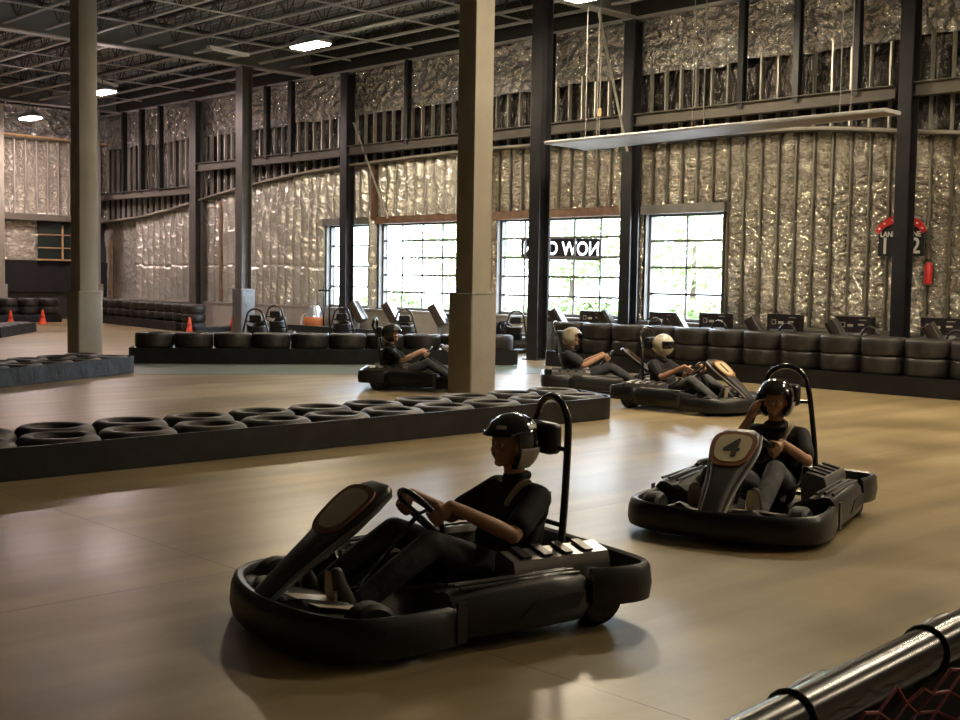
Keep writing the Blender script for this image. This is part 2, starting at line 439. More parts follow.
# arched header line that tops the lower foil
ARCH = [(XL, 3.66), (-43.2, 3.67), (-39.3, 3.86), (-34.1, 4.5), (-29.8, 4.86), (-23.6, 5.02), (-19.5, 4.98), (-17.3, 4.86), (-13.5, 4.83), (-11.3, 4.63), (-10.1, 4.5), (-4, 3.9), (XR, 3.5)]
def arch(x):
    for (a, za), (b, zb) in zip(ARCH, ARCH[1:]):
        if a <= x <= b: return za+(zb-za)*(x-a)/(b-a)
    return 3.6
BAY = .41
def inwin(x, z, e=0.):
    return any(a[0]-e < x < a[1]+e for a in WINS) and ZS-.05 < z < ZT+.2
mbL, mbR = MB(), MB()
NB = int((-2-XL)/BAY)
for bidx in range(NB):
    x0 = XL+bidx*BAY; left = x0 < -23.3; amp = .22 if left else 1.; mb = mbL if left else mbR; sd = random.random()*50; bul = (.085 if x0 > -23.3 else .21)+.02*random.random()
    nx, nz = 12, 84; idx = {}
    zt = [arch(x0+BAY*i/nx)-.03 for i in range(nx+1)]
    gx = x0 < -41.1
    for j in range(nz+1):
        for i in range(nx+1):
            x = x0+BAY*i/nx; z = .82+(zt[i]-.82)*j/nz; u = 2*i/nx-1
            prof = (1-abs(u)**(2.6 if x0 > -23.3 else 1.7))
            q = Vector((x*3, sd, z*1.6))
            d = bul*prof*(.9+.25*noise.noise(q)) + amp*prof*(.075*(.35-abs(noise.noise(Vector((x*7, sd, z*8)))))+.03*noise.noise(Vector((x*5, sd+3, z*4)))+.018*noise.noise(Vector((x*20, sd, z*18))))
            if abs(z-2.02-.04*math.sin(sd)) < .035: d *= .7
            if gx: d = .05+.10*noise.noise(Vector((x*1.2, 3, z*1.1)))+.03*noise.noise(Vector((x*6, 3, z*6)))
            idx[(i, j)] = len(mb.v); mb.v.append((x, YB-.02-max(d, -.01)-(0.0), z))
    for j in range(nz):
        for i in range(nx):
            xm = x0+BAY*(i+.5)/nx; zm = mb.v[idx[(i, j)]][2]+.03
            if inwin(xm, zm, .04): continue
            mb.f.append((idx[(i, j)], idx[(i+1, j)], idx[(i+1, j+1)], idx[(i, j+1)]))
mbL.build('foil_insulation', M['foil_ridge'], wall_back, 60); mbR.build('foil_insulation', M['foil'], wall_back, 60)
# recessed foil between studs, upper band
def sheet(x0, x1, z0f, z1f, y, nx, nz, fn):
    m_ = MB(); 
    for j in range(nz+1):
        for i in range(nx+1):
            x = x0+(x1-x0)*i/nx; a, b_ = z0f(x), z1f(x); z = a+(b_-a)*j/nz
            m_.v.append((x, y-fn(x, z, j/nz), z))
    for j in range(nz):
        for i in range(nx):
            k = j*(nx+1)+i; m_.f.append((k, k+1, k+nx+2, k+nx+1))
    return m_
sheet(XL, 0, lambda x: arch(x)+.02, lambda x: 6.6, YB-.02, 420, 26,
      lambda x, z, t: .05*abs(math.sin(PI*(x-XL)/BAY))+.05*noise.noise(Vector((x*5, 0, z*3)))).build('recess_foil', M['foil_shaded'], wall_back, 60)
def upfn(x, z, t):
    a = noise.noise(Vector((x*.9+z*.9, 1, z*1.1-x*.35)))*.07
    b_ = abs(noise.noise(Vector((x*2.2+z*2.4, 5, z*1.6-x*1.0))))*.10
    c_ = abs(noise.noise(Vector((x*5-z*4, 9, z*5))))*.06
    return .20+a-b_+.03-c_+.03*math.sin(t*PI)
def upbot(x): return 6.32+.07*noise.noise(Vector((x*.8, 0, 0)))+.02*noise.noise(Vector((x*4, 0, 0)))
sheet(XL, 0, upbot, lambda x: 7.62, YB-.06, 700, 26, upfn).build('foil_blanket', M['foil_up'], wall_back, 60)
# studs of the back wall: one mesh shared
stud_me = MB().box((0, 0, .5), (.035, .10, 1)).mesh('wall_stud', M['stud'], 0)
k = 0
for i in range(NB):
    x = XL+i*BAY+.02
    if x > -8.5: break
    z0 = arch(x); o = link('wall_stud', stud_me, wall_back, (x, YB-.20, z0)); o.scale = (1, 1, 6.55-z0); k += 1
fur_me = MB().box((0, 0, .5), (.035, .05, 1)).mesh('furring_strip', M['stud_dull'], 0)
for i in range(1, NB):
    x = XL+i*BAY
    if x > -8.5: break
    if x < -23: continue
    z0 = ZT+.2 if inwin(x, 2, .03) else .82
    z1 = arch(x)-.06
    o = link('furring_strip', fur_me, wall_back, (x, YB-.075, z0)); o.scale = (1, 1, z1-z0)
# header rail along the arch
hr = MB(); P = catmull([(a, YB-.26, z) for a, z in ARCH], 4)
hr.sweep([(p.x, p.y, p.z) for p in P], [(-.10, -.06), (.10, -.06), (.10, .03), (-.10, .03)])
hr.build('header_rail', M['beam'], wall_back, 0)
cnd = MB(); cnd.tube([(p.x, YB-.42, p.z-.02) for p in P if p.x < -8], .035, 8); cnd.build('conduit', M['stud'], wall_back)
# lintels
for a in WINS:
    mt = M['wood'] if a[4] == 'wood' else M['frame_grey']
    MB().box(((a[0]+a[1])/2, YB-.11, ZT+.1), (a[1]-a[0]+.2, .2, .2)).build('lintel', mt, wall_back, 0)
for x, m_ in ((-22.46, M['rawwood']), (-17.72, M['wood']), (-27.16, M['wood'])):
    MB().box((x, YB-.13, 2.8 if x > -27 else 4.1), (.10, .18, 4.0 if x > -27 else 1.5)).build('jack_post', m_, wall_back, 0)
MB().box((-35.1, YB-.20, 2.5), (.12, .10, 3.3)).build('timber_post', M['wood'], wall_back, 0)
MB().box((-42.75, YB-.24, 1.85), (.09, .08, 2.3)).build('timber_post', M['rawwood'], wall_back, 0)

# windows
for i, (a, b_, nc, nr, kd) in enumerate(WINS):
    fr = MB(); W = b_-a; Hh = ZT-ZS; t = .055
    fr.box(((a+b_)/2, YB+.06, ZS+t/2), (W, .09, t)).box(((a+b_)/2, YB+.06, ZT-t/2), (W, .09, t))
    fr.box((a+t/2, YB+.06, (ZS+ZT)/2), (t, .09, Hh)).box((b_-t/2, YB+.06, (ZS+ZT)/2), (t, .09, Hh))
    wo = struct('window_%d' % (i+1), fr, M['frame'])
    rv = MB()
    for xx in (a-.008, b_+.008): rv.box((xx, YB-.0, (ZS+ZT)/2), (.012, .22, Hh))
    rv.build('reveal_lining', M['frame_grey'], wo, 0)
    mu = MB()
    for c in range(1, nc): mu.box((a+W*c/nc, YB+.06, (ZS+ZT)/2), (.042, .04, Hh-.1))
    for r in range(1, nr): mu.box(((a+b_)/2, YB+.06, ZS+Hh*r/nr), (W-.1, .04, .055))
    mu.build('muntin_grid', M['frame'], wo, 0)
    MB().box(((a+b_)/2, YB+.06, (ZS+ZT)/2), (W-.06, .008, Hh-.06)).build('glass_pane', M['glass'], wo, 0)

# left end wall dressing
lf = MB()
sh = lambda nm, y0, y1, z0, z1, m_, amp, fr_: None
def lsheet(y0, y1, z0, z1, m_, nm, fn, ny=60, nz=30):
    m2 = MB()
    for j in range(nz+1):
        for i in range(ny+1):
            y = y0+(y1-y0)*i/ny; z = z0+(z1-z0)*j/nz; m2.v.append((XL+.04+fn(y, z), y, z))
    for j in range(nz):
        for i in range(ny):
            k = j*(ny+1)+i; m2.f.append((k, k+1, k+ny+2, k+ny+1))
    m2.build(nm, m_, wall_left, 60)
lsheet(8, 21.95, 6.5, 7.7, M['foil_up'], 'foil_blanket', lambda y, z: .15+.14*noise.noise(Vector((y*1.2, z*1.5, 0)))+.08*noise.noise(Vector((y*4, z*4, 4))), 130)
lsheet(8, 21.95, 3.8, 6.55, M['foil'], 'foil_insulation', lambda y, z: .03+.08*abs(math.sin(PI*y/.41))+.03*noise.noise(Vector((y*6, z*6, 0))), 280, 50)
lsheet(8, 19.2, 2.15, 3.62, M['foil'], 'foil_panel', lambda y, z: .06+.05*noise.noise(Vector((y*3, z*3, 7)))+.03*noise.noise(Vector((y*9, z*9, 7))), 200, 30)
lsheet(8, 21.95, 1.0, 2.12, M['blackfab'], 'black_curtain', lambda y, z: .05+.02*math.sin(y*9), 160, 6)
for i in range(24):
    o = link('wall_stud', stud_me, wall_left, (XL+.18, 21.6-i*.41, 3.75), (0, 0, PI/2)); o.scale = (1, 1, 2.85)
MB().box((XL+.22, 15, 3.71), (.3, 13.8, .22)).build('wall_girt', M['beam'], wall_left, 0)
MB().box((XL+.22, 15, 6.55), (.25, 13.8, .12)).build('wall_girt', M['beam'], wall_left, 0)
MB().tube([(XL+.45, 9, 6.74), (XL+.45, 21.8, 6.54)], .045, 10).build('yellow_pipe', M['rawwood'], wall_left)
# dark arched window of the end wall
aw = MB(); y0, y1, z0, z1 = 19.2, 21.3, 2.18, 3.45
pts = [(y0, z0), (y1, z0), (y1, 3.2)]+[((y0+y1)/2+(y1-y0)/2*math.cos(t), 3.2+.38*math.sin(t)) for t in [PI*k/12 for k in range(1, 12)]]+[(y0, 3.2)]
aw.prism(pts, .05, lambda u, v, w_: (XL+.10+w_, u, v)); w5 = struct('window_5', aw, M['darkglass'])
fr = MB()
fr.box((XL+.18, (y0+y1)/2, z0), (.06, y1-y0+.1, .06)).box((XL+.18, y0+.92, (z0+z1)/2), (.06, .05, 1.28)).box((XL+.18, (y0+y1)/2, 2.62), (.06, y1-y0, .04)).box((XL+.18, (y0+y1)/2, 3.1), (.06, y1-y0, .04)).box((XL+.18, y1-.3, (z0+z1)/2), (.06, .05, 1.2))
fr.build('muntin_grid', M['rawwood'], w5, 0)

# ------------------------------------------------------------------ steel: columns, girts, girders, joists
def hsec(w_, d_, t=.025):
    a, b_ = w_/2, d_/2
    return [(-a, -b_), (a, -b_), (a, -b_+t), (t/2, -b_+t), (t/2, b_-t), (a, b_-t), (a, b_), (-a, b_), (-a, b_-t), (-t/2, b_-t), (-t/2, -b_+t), (-a, -b_+t)]
def column(x, y, top, m_, w_, d_, label, box=False, pad=0, padm='pad', name='steel_column', group=None, rz=0):
    r = empty(name, (x, y, 0), rz); tag(r, label, 'column', group)
    if box: MB().loft([[(p[0], p[1], z) for p in rrect(w_, d_, .015, 2)] for z in (0, top)]).build('shaft', m_, r)
    else: MB().loft([[(p[0], p[1], z) for p in hsec(w_, d_)] for z in (0, top)]).build('shaft', m_, r, 0)
    MB().box((0, 0, .012), (w_+.12, d_+.12, .024)).build('base_plate', m_, r, 0)
    MB().box((0, 0, top-.015), (w_+.06, d_+.06, .03)).build('cap_plate', m_, r, 0)
    if pad:
        pw, pd = w_+.13, d_+.13
        rings = []
        for z, e in ((.03, 0), (.06, .012), (pad*.5, .018), (pad-.03, .012), (pad, 0)):
            rings.append([(p[0]*(1+e), p[1]*(1+e), z) for p in rrect(pw, pd, .035, 3)])
        MB().loft(rings).build('foam_pad', M[padm], r)
        sm = MB()
        for z in (.04, pad-.02): sm.tube([(p[0]*1.02, p[1]*1.02, z) for p in rrect(pw, pd, .035, 3)], .008, 6, True)
        sm.build('pad_seam', M['pad'], r)
    return r
column(-12.62, 11.98, 8.0, M['beige'], .36, .36, 'tall beige boxed pillar with grey vinyl pad behind the nearest tyre row', True, 1.49, name='boxed_pillar')
column(-23.85, 11.55, 8.0, M['beige'], .40, .40, 'tall beige boxed pillar with grey pad near left edge of photo', True, 1.32, name='boxed_pillar')
column(-42.0, 20.7, 7.6, M['bluegrey'], .5, .3, 'pale grey column with pale pad right behind the left beige pillar', True, 1.33, name='boxed_pillar')
column(-43.0, 17.55, 7.6, M['beige'], .4, .4, 'beige pillar with grey pad cut off by the left edge of the photo', True, 1.28, name='boxed_pillar')
column(-29.9, 19.3, 7.6, M['steel_grey'], .34, .34, 'dark column with shiny grey padded base between far cones and parked karts', False, 1.33, 'pad_dark')
column(-17.75, 18.75, 7.6, M['steel_black'], .30, .32, 'black steel column standing before the banner window')
column(-36.2, 21.5, 7.5, M['steel_grey'], .38, .3, 'grey wall column left of the dark padded column')
column(-27.95, 21.5, 7.5, M['steel_black'], .30, .3, 'black wall column splitting the narrow left window')
column(-17.55, 21.5, 7.5, M['steel_black'], .30, .3, 'black wall column between banner window and two pane window')
column(-10.90, 21.35, 7.6, M['steel_black'], .26, .30, 'wide black wall column overlapping the lane number sign')
for x, lab in ((-25.25, 'first'), (-20.0, 'second'), (-14.62, 'third'), (-13.32, 'fourth'), (-12.02, 'fifth')):
    o = MB().loft([[(p[0], p[1], z) for p in hsec(.13, .16, .02)] for z in (5.3, 7.55)]).build('wind_post', M['steel_black'], None, 0, (x, 21.45, 0))
    tag(o, 'short black post on the foil above the girt, %s right of the split window' % lab, 'post', 'short wind posts above the girt')
for x, zz, lab in ((-41.1, 4.6, 'leftmost of three left of the grey wall column'), (-39.8, 4.6, 'middle of three left of the grey wall column'), (-38.5, 4.6, 'right one of three left of the grey wall column'), (-31.95, 5.3, 'left one of the pair right of the padded column'), (-30.65, 5.3, 'right one of the pair by the padded column')):
    o = MB().loft([[(p[0], p[1], z) for p in hsec(.16, .16, .02)] for z in (zz, 7.55)]).build('wind_post', M['steel_black'], None, 0, (x, 21.45, 0))
    tag(o, 'short black post above the girt, '+lab, 'post', 'short wind posts above the girt')
for (a, b_, z, lab) in ((XL+.1, -36.4, 4.56, 'lower grey girt beam at the far left of the back wall'), (-36.0, -28.12, 5.28, 'girt beam between grey wall column and split window column'), (-27.78, -17.72, 5.30, 'dark girt beam above the two wide windows'), (-17.38, -11.22, 5.29, 'dark girt beam right of the two pane window'), (-10.82, 0, 5.31, 'girt beam running out of the right edge of photo')):
    bm_ = MB(); L = b_-a
    bm_.loft([[(x, 21.45+p[0], z+p[1]) for p in hsec(.22, .26, .02)] for x in (a, b_)])
    o = bm_.build('girt_beam', M['beam'], None, 0); tag(o, lab, 'beam', 'girt beams on the back wall')
for x, ya, yb, lab in ((-29.9, 6.0, 21.6, 'deep grey roof girder passing over the dark padded column'), (-17.75, 6.0, 21.6, 'roof girder ending over the black column by banner window'), (-42.0, 6, 21.6, 'roof girder over the far left end wall')):
    g = empty('roof_girder', (x, 0, 0)); tag(g, lab, 'girder', 'roof girders')
    MB().box((0, (ya+yb)/2, 7.625), (.32, yb-ya, .04)).build('bottom_flange', M['joist'], g, 0)
    MB().box((0, (ya+yb)/2, 8.0), (.03, yb-ya, .74)).build('web_plate', M['girder'], g, 0)
    MB().box((0, (ya+yb)/2, 8.38), (.32, yb-ya, .04)).build('top_flange', M['joist_web'], g, 0)
eave = empty('eave_beam', (0, 0, 0)); tag(eave, 'long eave beam at the top of the foil wall', 'beam')
MB().box(((XL-2)/2, 21.62, 7.58), (-XL-2, .12, .07)).build('bottom_angle', M['joist'], eave, 0)
MB().box(((XL-2)/2, 21.70, 8.1), (-XL-2, .04, .95)).build('face_plate', M['backing'], eave, 0)
def joist_meshes(L):
    zb, zt = 7.74, 8.52
    a = MB().box((-.022, 0, zb), (L, .03, .05)); a = MB()
    a.box((0, .03, zb), (L, .045, .05)).box((0, -.03, zb), (L, .045, .05))
    b_ = MB().box((0, .03, zt), (L, .045, .05)).box((0, -.03, zt), (L, .045, .05))
    c = MB(); nn = int(L/.62); xs_ = [-L/2+.15+(L-.3)*i/nn for i in range(nn+1)]
    for i in range(nn):
        za, zc = (zb, zt) if i % 2 else (zt, zb)
        c.tube([(xs_[i], 0, za), (xs_[i+1], 0, zc)], .014, 5)
        if i % 2: c.tube([(xs_[i], 0, zb), (xs_[i], 0, zt)], .010, 5)
    return a.mesh('bottom_chord', M['joist'], 0), b_.mesh('top_chord', M['joist_web'], 0), c.mesh('web_rods', M['joist_web'], 0)
ORD = ['first', 'second', 'third', 'fourth', 'fifth', 'sixth', 'seventh', 'eighth', 'ninth', 'tenth', 'eleventh', 'twelfth', 'thirteenth', 'fourteenth', 'fifteenth', 'sixteenth', 'seventeenth', 'eighteenth', 'nineteenth', 'twentieth']
for (a, b_, where) in ((-41.8, -30.1, 'left of the deep girder'), (-29.7, -17.95, 'between the two roof girders'), (-17.55, -5.4, 'right of the black column girder')):
    ms = joist_meshes(b_-a)
    for k in range(14):
        y = 20.75-1.05*k
        j = empty('roof_joist', ((a+b_)/2, y, 0)); tag(j, '%s open web roof joist out from the foil wall, %s' % (ORD[k], where), 'joist', 'open web roof joists')
        for nm, me in zip(('bottom_chord', 'top_chord', 'web_rods'), ms): link(nm, me, j)
for i, x in enumerate((-39, -35.5, -33, -27.2, -24.6, -22.0, -20.0, -15.2, -12.6)):
    o = MB().box((x, 13.8, 7.70), (.045, 14.4, .03)).build('bridging_bar', M['joist'], None, 0)
    tag(o, 'thin pale bridging bar under the joists, %s counted from the left' % ORD[i], 'bar', 'bridging bars under the joists')

# hanging canopy edge, cable, strut
cn = empty('hanging_canopy', (0, 0, 0)); tag(cn, 'long flat tan canopy strip hung level with the arched header', 'canopy')
CP = [(-17.15, 18.25), (-17.3, 19.65), (-9.7, 18.72), (-9.7, 18.25)]
MB().prism(CP, .05, lambda u, v, w_: (u, v, 4.47+w_)).build('canopy_board', M['canopy'], cn, 0)
MB().tube([(a, b_, 4.49) for a, b_ in CP], .035, 6, True).build('edge_trim', M['joist'], cn, 0)
for x in (-16.2, -13.6, -10.6):
    for y in (18.4, 18.75): MB().tube([(x, y, 4.5), (x, y, 7.72)], .008, 6).build('hanger_rod', M['cable'], cn)
cb = empty('hanging_cable', (0, 0, 0)); tag(cb, 'thin power cable hanging from the roof with a yellow connector', 'cable')
MB().tube([(-17.0, 19.75, 7.7), (-17.0, 19.75, 4.56)], .010, 6).build('cord', M['cable'], cb)
MB().lathe([(0, -.1), (.035, -.08), (.05, 0), (.035, .08), (0, .1)], 10, c=(-17.0, 19.75, 5.25)).build('connector', M['rawwood'], cb)
tag(MB().tube([(-27.45, 21.32, 6.05), (-26.45, 21.78, 3.36)], .03, 8).build('brace_rod', M['stud'], None), 'slanted thin grey brace rod right of the split window', 'rod')
tag(MB().tube([(-18.0, 20.78, 7.72), (-17.5, 21.3, 4.6)], .03, 8).build('brace_rod', M['stud'], None), 'slanted thin grey brace rod left of the two pane window', 'rod')
tag(MB().tube([(-18.15, 21.75, 3.9), (-17.9, 21.72, 2.9)], .03, 8).build('brace_rod', M['stud'], None), 'short pale rod leaning at the corner of the banner window', 'rod')

# lamps
def lamp(x, y, z, m_, label, w_=1.0, d_=.45):
    r = empty('high_bay_lamp', (x, y, z)); tag(r, label, 'ceiling lamp', 'high bay lamps')
    MB().loft([[(p[0], p[1], zz) for p in rrect(w_*s_, d_*s_, .05, 3)] for zz, s_ in ((0, 1), (.06, 1.02), (.16, .7), (.22, .45))]).build('housing', M['steelblue'], r)
    MB().loft([[(p[0], p[1], zz) for p in rrect(w_*.92, d_*.9, .05, 3)] for zz in (-.03, .0)]).build('lens', m_, r)
    MB().tube([(0, 0, .2), (0, 0, 7.75-z)], .012, 6).build('hanger', M['cable'], r)
lamp(-40.6, 17.75, 6.92, M['lens2'], 'glowing lamp nearest the end wall, left of the left pillar')
lamp(-33.4, 16.75, 6.95, M['lens2'], 'glowing lamp partly behind the left beige pillar')
lamp(-23.0, 16.6, 6.95, M['lens'], 'glowing rectangular lamp right of the deep girder', 1.1)
lamp(-15.3, 17.4, 7.0, M['lens'], 'glowing lamp cut by the top edge right of the center pillar')
lamp(-5.5, 17.0, 6.95, M['lens'], 'high bay lamp outside the right edge of the photo')
lamp(-9.0, 12.8, 6.9, M['lens'], 'high bay lamp above the top edge over the turn')
lamp(-2.0, 12.0, 6.9, M['lens'], 'high bay lamp above the top edge at right')
lamp(3.0, 16.0, 6.9, M['lens'], 'high bay lamp far outside the right edge of the photo')
for i, (xa, ya, xb, yb, lb) in enumerate(((-27.03, 16.4, -27.26, 17.7, 'thin unlit strip fixture left of the glowing rectangular lamp'), (-34.1, 16.9, -34.7, 17.85, 'thin unlit strip fixture beside the left beige pillar'))):
    s_ = empty('strip_light', (xa, ya, 7.4)); tag(s_, lb, 'strip light', 'unlit strip lights')
    d = Vector((xb-xa, yb-ya, 0)); an = math.atan2(d.y, d.x); s_.rotation_euler = (0, 0, an)
    MB().box((d.length/2, 0, 0), (d.length, .13, .07)).build('housing', M['white'], s_, 0)
    MB().tube([(.1, 0, -.05), (d.length-.1, 0, -.05)], .018, 8).build('tube', M['white'], s_)
    MB().tube([(d.length/2, 0, .03), (d.length/2, 0, .33)], .008, 6).build('hanger', M['cable'], s_)

# ------------------------------------------------------------------ tyres and barriers
TR, TH = .36, .29
prof = [(.205, .05), (.215, .015), (.24, .0), (.30, .004), (.335, .03), (.355, .07), (TR, .11), (TR, .145), (TR, .18), (.355, .22), (.335, .26), (.30, .286), (.24, .29), (.215, .275), (.205, .24), (.225, .20), (.30, .17), (.30, .12), (.225, .09)]
tyre_me = MB().lathe(prof, 36, True).mesh('tyre', M['tyre'], 40)
prof2 = [(.205, .05), (.215, .015), (.24, .0), (.33, .0), (.352, .012), (.364, .04), (.366, .10), (.366, .145), (.366, .19), (.364, .25), (.352, .278), (.33, .29), (.24, .29), (.215, .275), (.205, .24), (.225, .20), (.30, .17), (.30, .12), (.225, .09)]
tyre_wall_me = MB().lathe(prof2, 36, True).mesh('tyre', M['tyre'], 50)
def tyre(x, y, z, label, group):
    o = link('tyre', tyre_wall_me if 'straight' in group or 'diagonal' in group else tyre_me, None, (x, y, z), (0, 0, random.random()*6)); tag(o, label, 'tyre', group); return o
def belt(path, h, m_, label, name='barrier_belt', t=.02):
    o = MB().sweep(path, [(0, 0.004), (t, 0.004), (t, h), (0, h)]).build(name, m_, None, 40); tag(o, label, 'barrier belt', 'barrier belts'); return o
def arc(cx, cy, r, a0, a1, k=8): return [(cx+r*math.cos(rad(a0+(a1-a0)*i/k)), cy+r*math.sin(rad(a0+(a1-a0)*i/k))) for i in range(k+1)]
# near barrier along x = -9.45
g = 'tyres of the near barrier'
for k in range(13):
    y = 11.15-.735*k
    tyre(-9.86, y, 0, '%s tyre from the right end in the front row of the near barrier' % ORD[k], g)
for k in range(13):
    y = 11.3-.735*k
    tyre(-10.52, y+.12, 0, '%s tyre from the right end in the back row of the near barrier' % ORD[k], g)
belt([(-10.9, 1.3), (-9.7, 1.3), (-9.49, 1.5)]+[(-9.485, y) for y in (2, 4, 6, 8, 10)]+[(-9.485, 11.2)]+arc(-9.86, 11.17, .375, 0, 75, 6)+arc(-10.5, 11.43, .375, 60, 160, 8), .27, M['belt'], 'long black rubber belt along the front of the nearest tyre row')
# left barrier around the left pillar
d = Vector((-.466, .885, 0)); nrm = Vector((-.885, -.466, 0)); p0 = Vector((-17.37, 7.11, 0))
for k in range(7):
    q = p0+d*(3.15-.74*k)+nrm*.40
    tyre(q.x, q.y, 0, '%s tyre from the right in the front row of the left barrier' % ORD[k], 'tyres of the left barrier')
for k in range(7):
    q = p0+d*(3.40-.74*k)+nrm*1.07
    tyre(q.x, q.y, 0, '%s tyre from the right in the back row of the left barrier' % ORD[k], 'tyres of the left barrier')
e = [p0+d*s_ for s_ in (-1.6, -.5, .8, 2, 3.15)]
c = p0+d*3.15+nrm*.385
a0 = math.degrees(math.atan2(-nrm.y, -nrm.x))
belt([(q.x, q.y) for q in e]+arc(c.x, c.y, .385, a0, a0+100), .28, M['beltwhite'], 'shiny scuffed black belt below the left pillar')
for k in range(3):
    q = Vector((-21.75, 12.0, 0))+Vector((-.37, .66, 0))*k
    tyre(q.x-.55, q.y+.35, 0, '%s tyre behind the left barrier towards the back barrier' % ORD[k], 'tyres linking the left and back barriers')
# back barrier, diagonal left half (one tyre above the belt)
pa, pb = Vector((-20.95, 11.05, 0)), Vector((-16.75, 17.15, 0)); d = (pb-pa).normalized(); nr = Vector((-d.y, d.x, 0)); L = (pb-pa).length
nT = int(L/.735)
for lay in (0, 1):
    for k in range(nT):
        q = pa+d*(.40+.735*k)+nr*.385
        tyre(q.x, q.y, lay*TH, ('%s upper tyre from the left on the diagonal back barrier' % ORD[k]) if lay else 'black tyre behind the belt of the diagonal back barrier', 'upper tyres of the diagonal barrier' if lay else 'hidden tyres behind the diagonal belt')
belt([(pa+nr*.75-d*.02)[:2], (pa-d*.02+nr*.05)[:2]]+[(pa+d*s_)[:2] for s_ in (0.03, 2, 4, 6, L)], .30, M['belt'], 'black belt under the diagonal tyre row behind the left kart')
# back barrier, straight right half (two tyres above the belt)
nR = 15
for lay in (0, 1, 2):
    for k in range(nR):
        x = -16.0+.735*k
        tyre(x, 17.93, lay*TH, ['black tyre behind the belt of the straight back barrier', 'middle tyre of the %s stack from the left, straight back barrier' % ORD[k], 'top tyre of the %s stack from the left, straight back barrier' % ORD[k]][lay], ['hidden tyres behind the straight belt', 'middle tyres of the straight barrier', 'top tyres of the straight barrier'][lay])
belt([(-16.4, 18.2), (-16.38, 17.58), (-16.3, 17.53), (-12, 17.53), (-8, 17.53), (-5, 17.53)], .30, M['belt'], 'black belt under the long two high tyre wall at right')
# far left barrier
for lay in (0, 1, 2):
    for k in range(11):
        x = -32.3-.72*k
        tyre(x, 19.1+.10*k, lay*TH*.93, ['black tyre behind the far left belt', 'middle tyre of the %s far stack counted leftwards from the cones' % ORD[k], 'top tyre of the %s far stack counted leftwards from the cones' % ORD[k]][lay], ['hidden far left tyres', 'middle tyres of the far barrier', 'top tyres of the far barrier'][lay])
belt([(-40, 19.72), (-36.5, 19.25), (-32.68, 18.75)], .27, M['beltwhite'], 'shiny black belt under the far tyre stacks left of the cones')
for lay in (0, 1, 2):
    for k in range(5):
        y = 18.9-.72*k
        tyre(-40.75, y-.5, lay*TH*.93, ['black tyre at the bottom along the end wall', 'middle tyre of the %s stack out from the corner, end wall' % ORD[k], 'top tyre of the %s stack out from the corner, end wall' % ORD[k]][lay], ['hidden end wall tyres', 'middle tyres along the end wall', 'top tyres along the end wall'][lay])
belt([(-40.37, 14.5), (-40.37, 16.5), (-40.37, 18.7)], .27, M['belt'], 'black belt under the tyre stacks along the end wall')
# small barrier at the left edge
pa = Vector((-31.2, 12.9, 0)); d = Vector((-.8, .6, 0)); nr = Vector((-.6, -.8, 0))
for k in range(5):
    q = pa+d*(3.0-.735*k)+nr*.385
    tyre(q.x, q.y, 0, '%s tyre of the short barrier in front of the two left cones' % ORD[k], 'tyres of the short left barrier')
belt([(pa+d*s_)[:2] for s_ in (-.4, 1, 2, 3.4)], .27, M['beltwhite'], 'shiny black belt of the short barrier before the two left cones')
kb = MB().sweep([(-31.5, 18.6), (-31.75, 19.9), (-33.0, 21.0), (-34.0, 21.7)], [(-.12, 0.004), (.12, 0.004), (.12, .14), (.08, .17), (-.08, .17), (-.12, .14)])
tag(kb.build('low_kerb', M['beltwhite'], None), 'low shiny black kerb running to the wall behind the single cones', 'kerb')
kb = MB().box((-28.5, 20.9, .14), (5.6, .2, .28)); tag(kb.build('low_kerb', M['plastic'], None, 0), 'low black kerb before the orange machine at the wall', 'kerb')
# painted strip before the diagonal barrier
pt = MB(); pl_ = [(-18.55, 9.95), (-15.75, 14.55), (-14.7, 16.35), (-16.7, 17.1), (-20.9, 11.0), (-20.6, 10.6)]
pt.prism([(a, b_) for a, b_ in pl_], .003, lambda u, v, w_: (u, v, .001+w_))
struct('trim_2', pt, M['stripe'])

# cones
cone0 = None
def cone(x, y, z, label):
    global cone0
    if cone0 is None:
        cone0 = empty('traffic_cone')
        MB().loft([[(p[0], p[1], zz) for p in rrect(.28, .28, .03, 2)] for zz in (0, .03)]).build('base', M['cone'], cone0)
        MB().lathe([(.115, .03), (.10, .06), (.03, .44), (.022, .46), (0, .465)], 20).build('body', M['cone'], cone0)
        MB().lathe([(.0795, .18), (.062, .27)], 20).build('band', M['red'], cone0)
        c = cone0
    else: c = copy_tree(cone0)
    c.location = (x, y, z); tag(c, label, 'traffic cone', 'orange cones')
cone(-38.9, 16.3, 0, 'orange traffic cone nearest the left edge of the photo')
cone(-39.3, 17.55, 0, 'second orange traffic cone from the left edge')
cone(-31.6, 18.55, 0, 'orange traffic cone at the end of the far tyre stacks')
cone(-31.9, 20.2, 0, 'small orange traffic cone left of the shiny padded column')

# orange machine by the wall
vc = empty('shop_vacuum', (-29.35, 21.4, 0)); tag(vc, 'small orange machine with grey head on the low kerb by the wall', 'vacuum')
MB().lathe([(.0, .1), (.26, .1), (.30, .16), (.31, .45), (.27, .52), (0, .52)], 24).build('tub', M['orange'], vc)
MB().lathe([(.0, .86), (.14, .84), (.20, .72), (.22, .60), (.25, .52), (0, .5)], 24).build('motor_head', M['steelblue'], vc)
MB().tube(catmull([(-.2, -.1, .6), (-.36, -.15, .55), (-.38, -.2, .35), (-.25, -.28, .3)], 5), .03, 8).build('hose', M['white'], vc)
for a in range(4): MB().ell((.25*math.cos(a*PI/2+.7), .25*math.sin(a*PI/2+.7), .05), (.05, .05, .05), 10, 8).build('caster', M['rubber'], vc)
stn = empty('pole_stand', (-28.75, 21.5, 0)); tag(stn, 'black double pole stand rising behind the orange machine', 'stand')
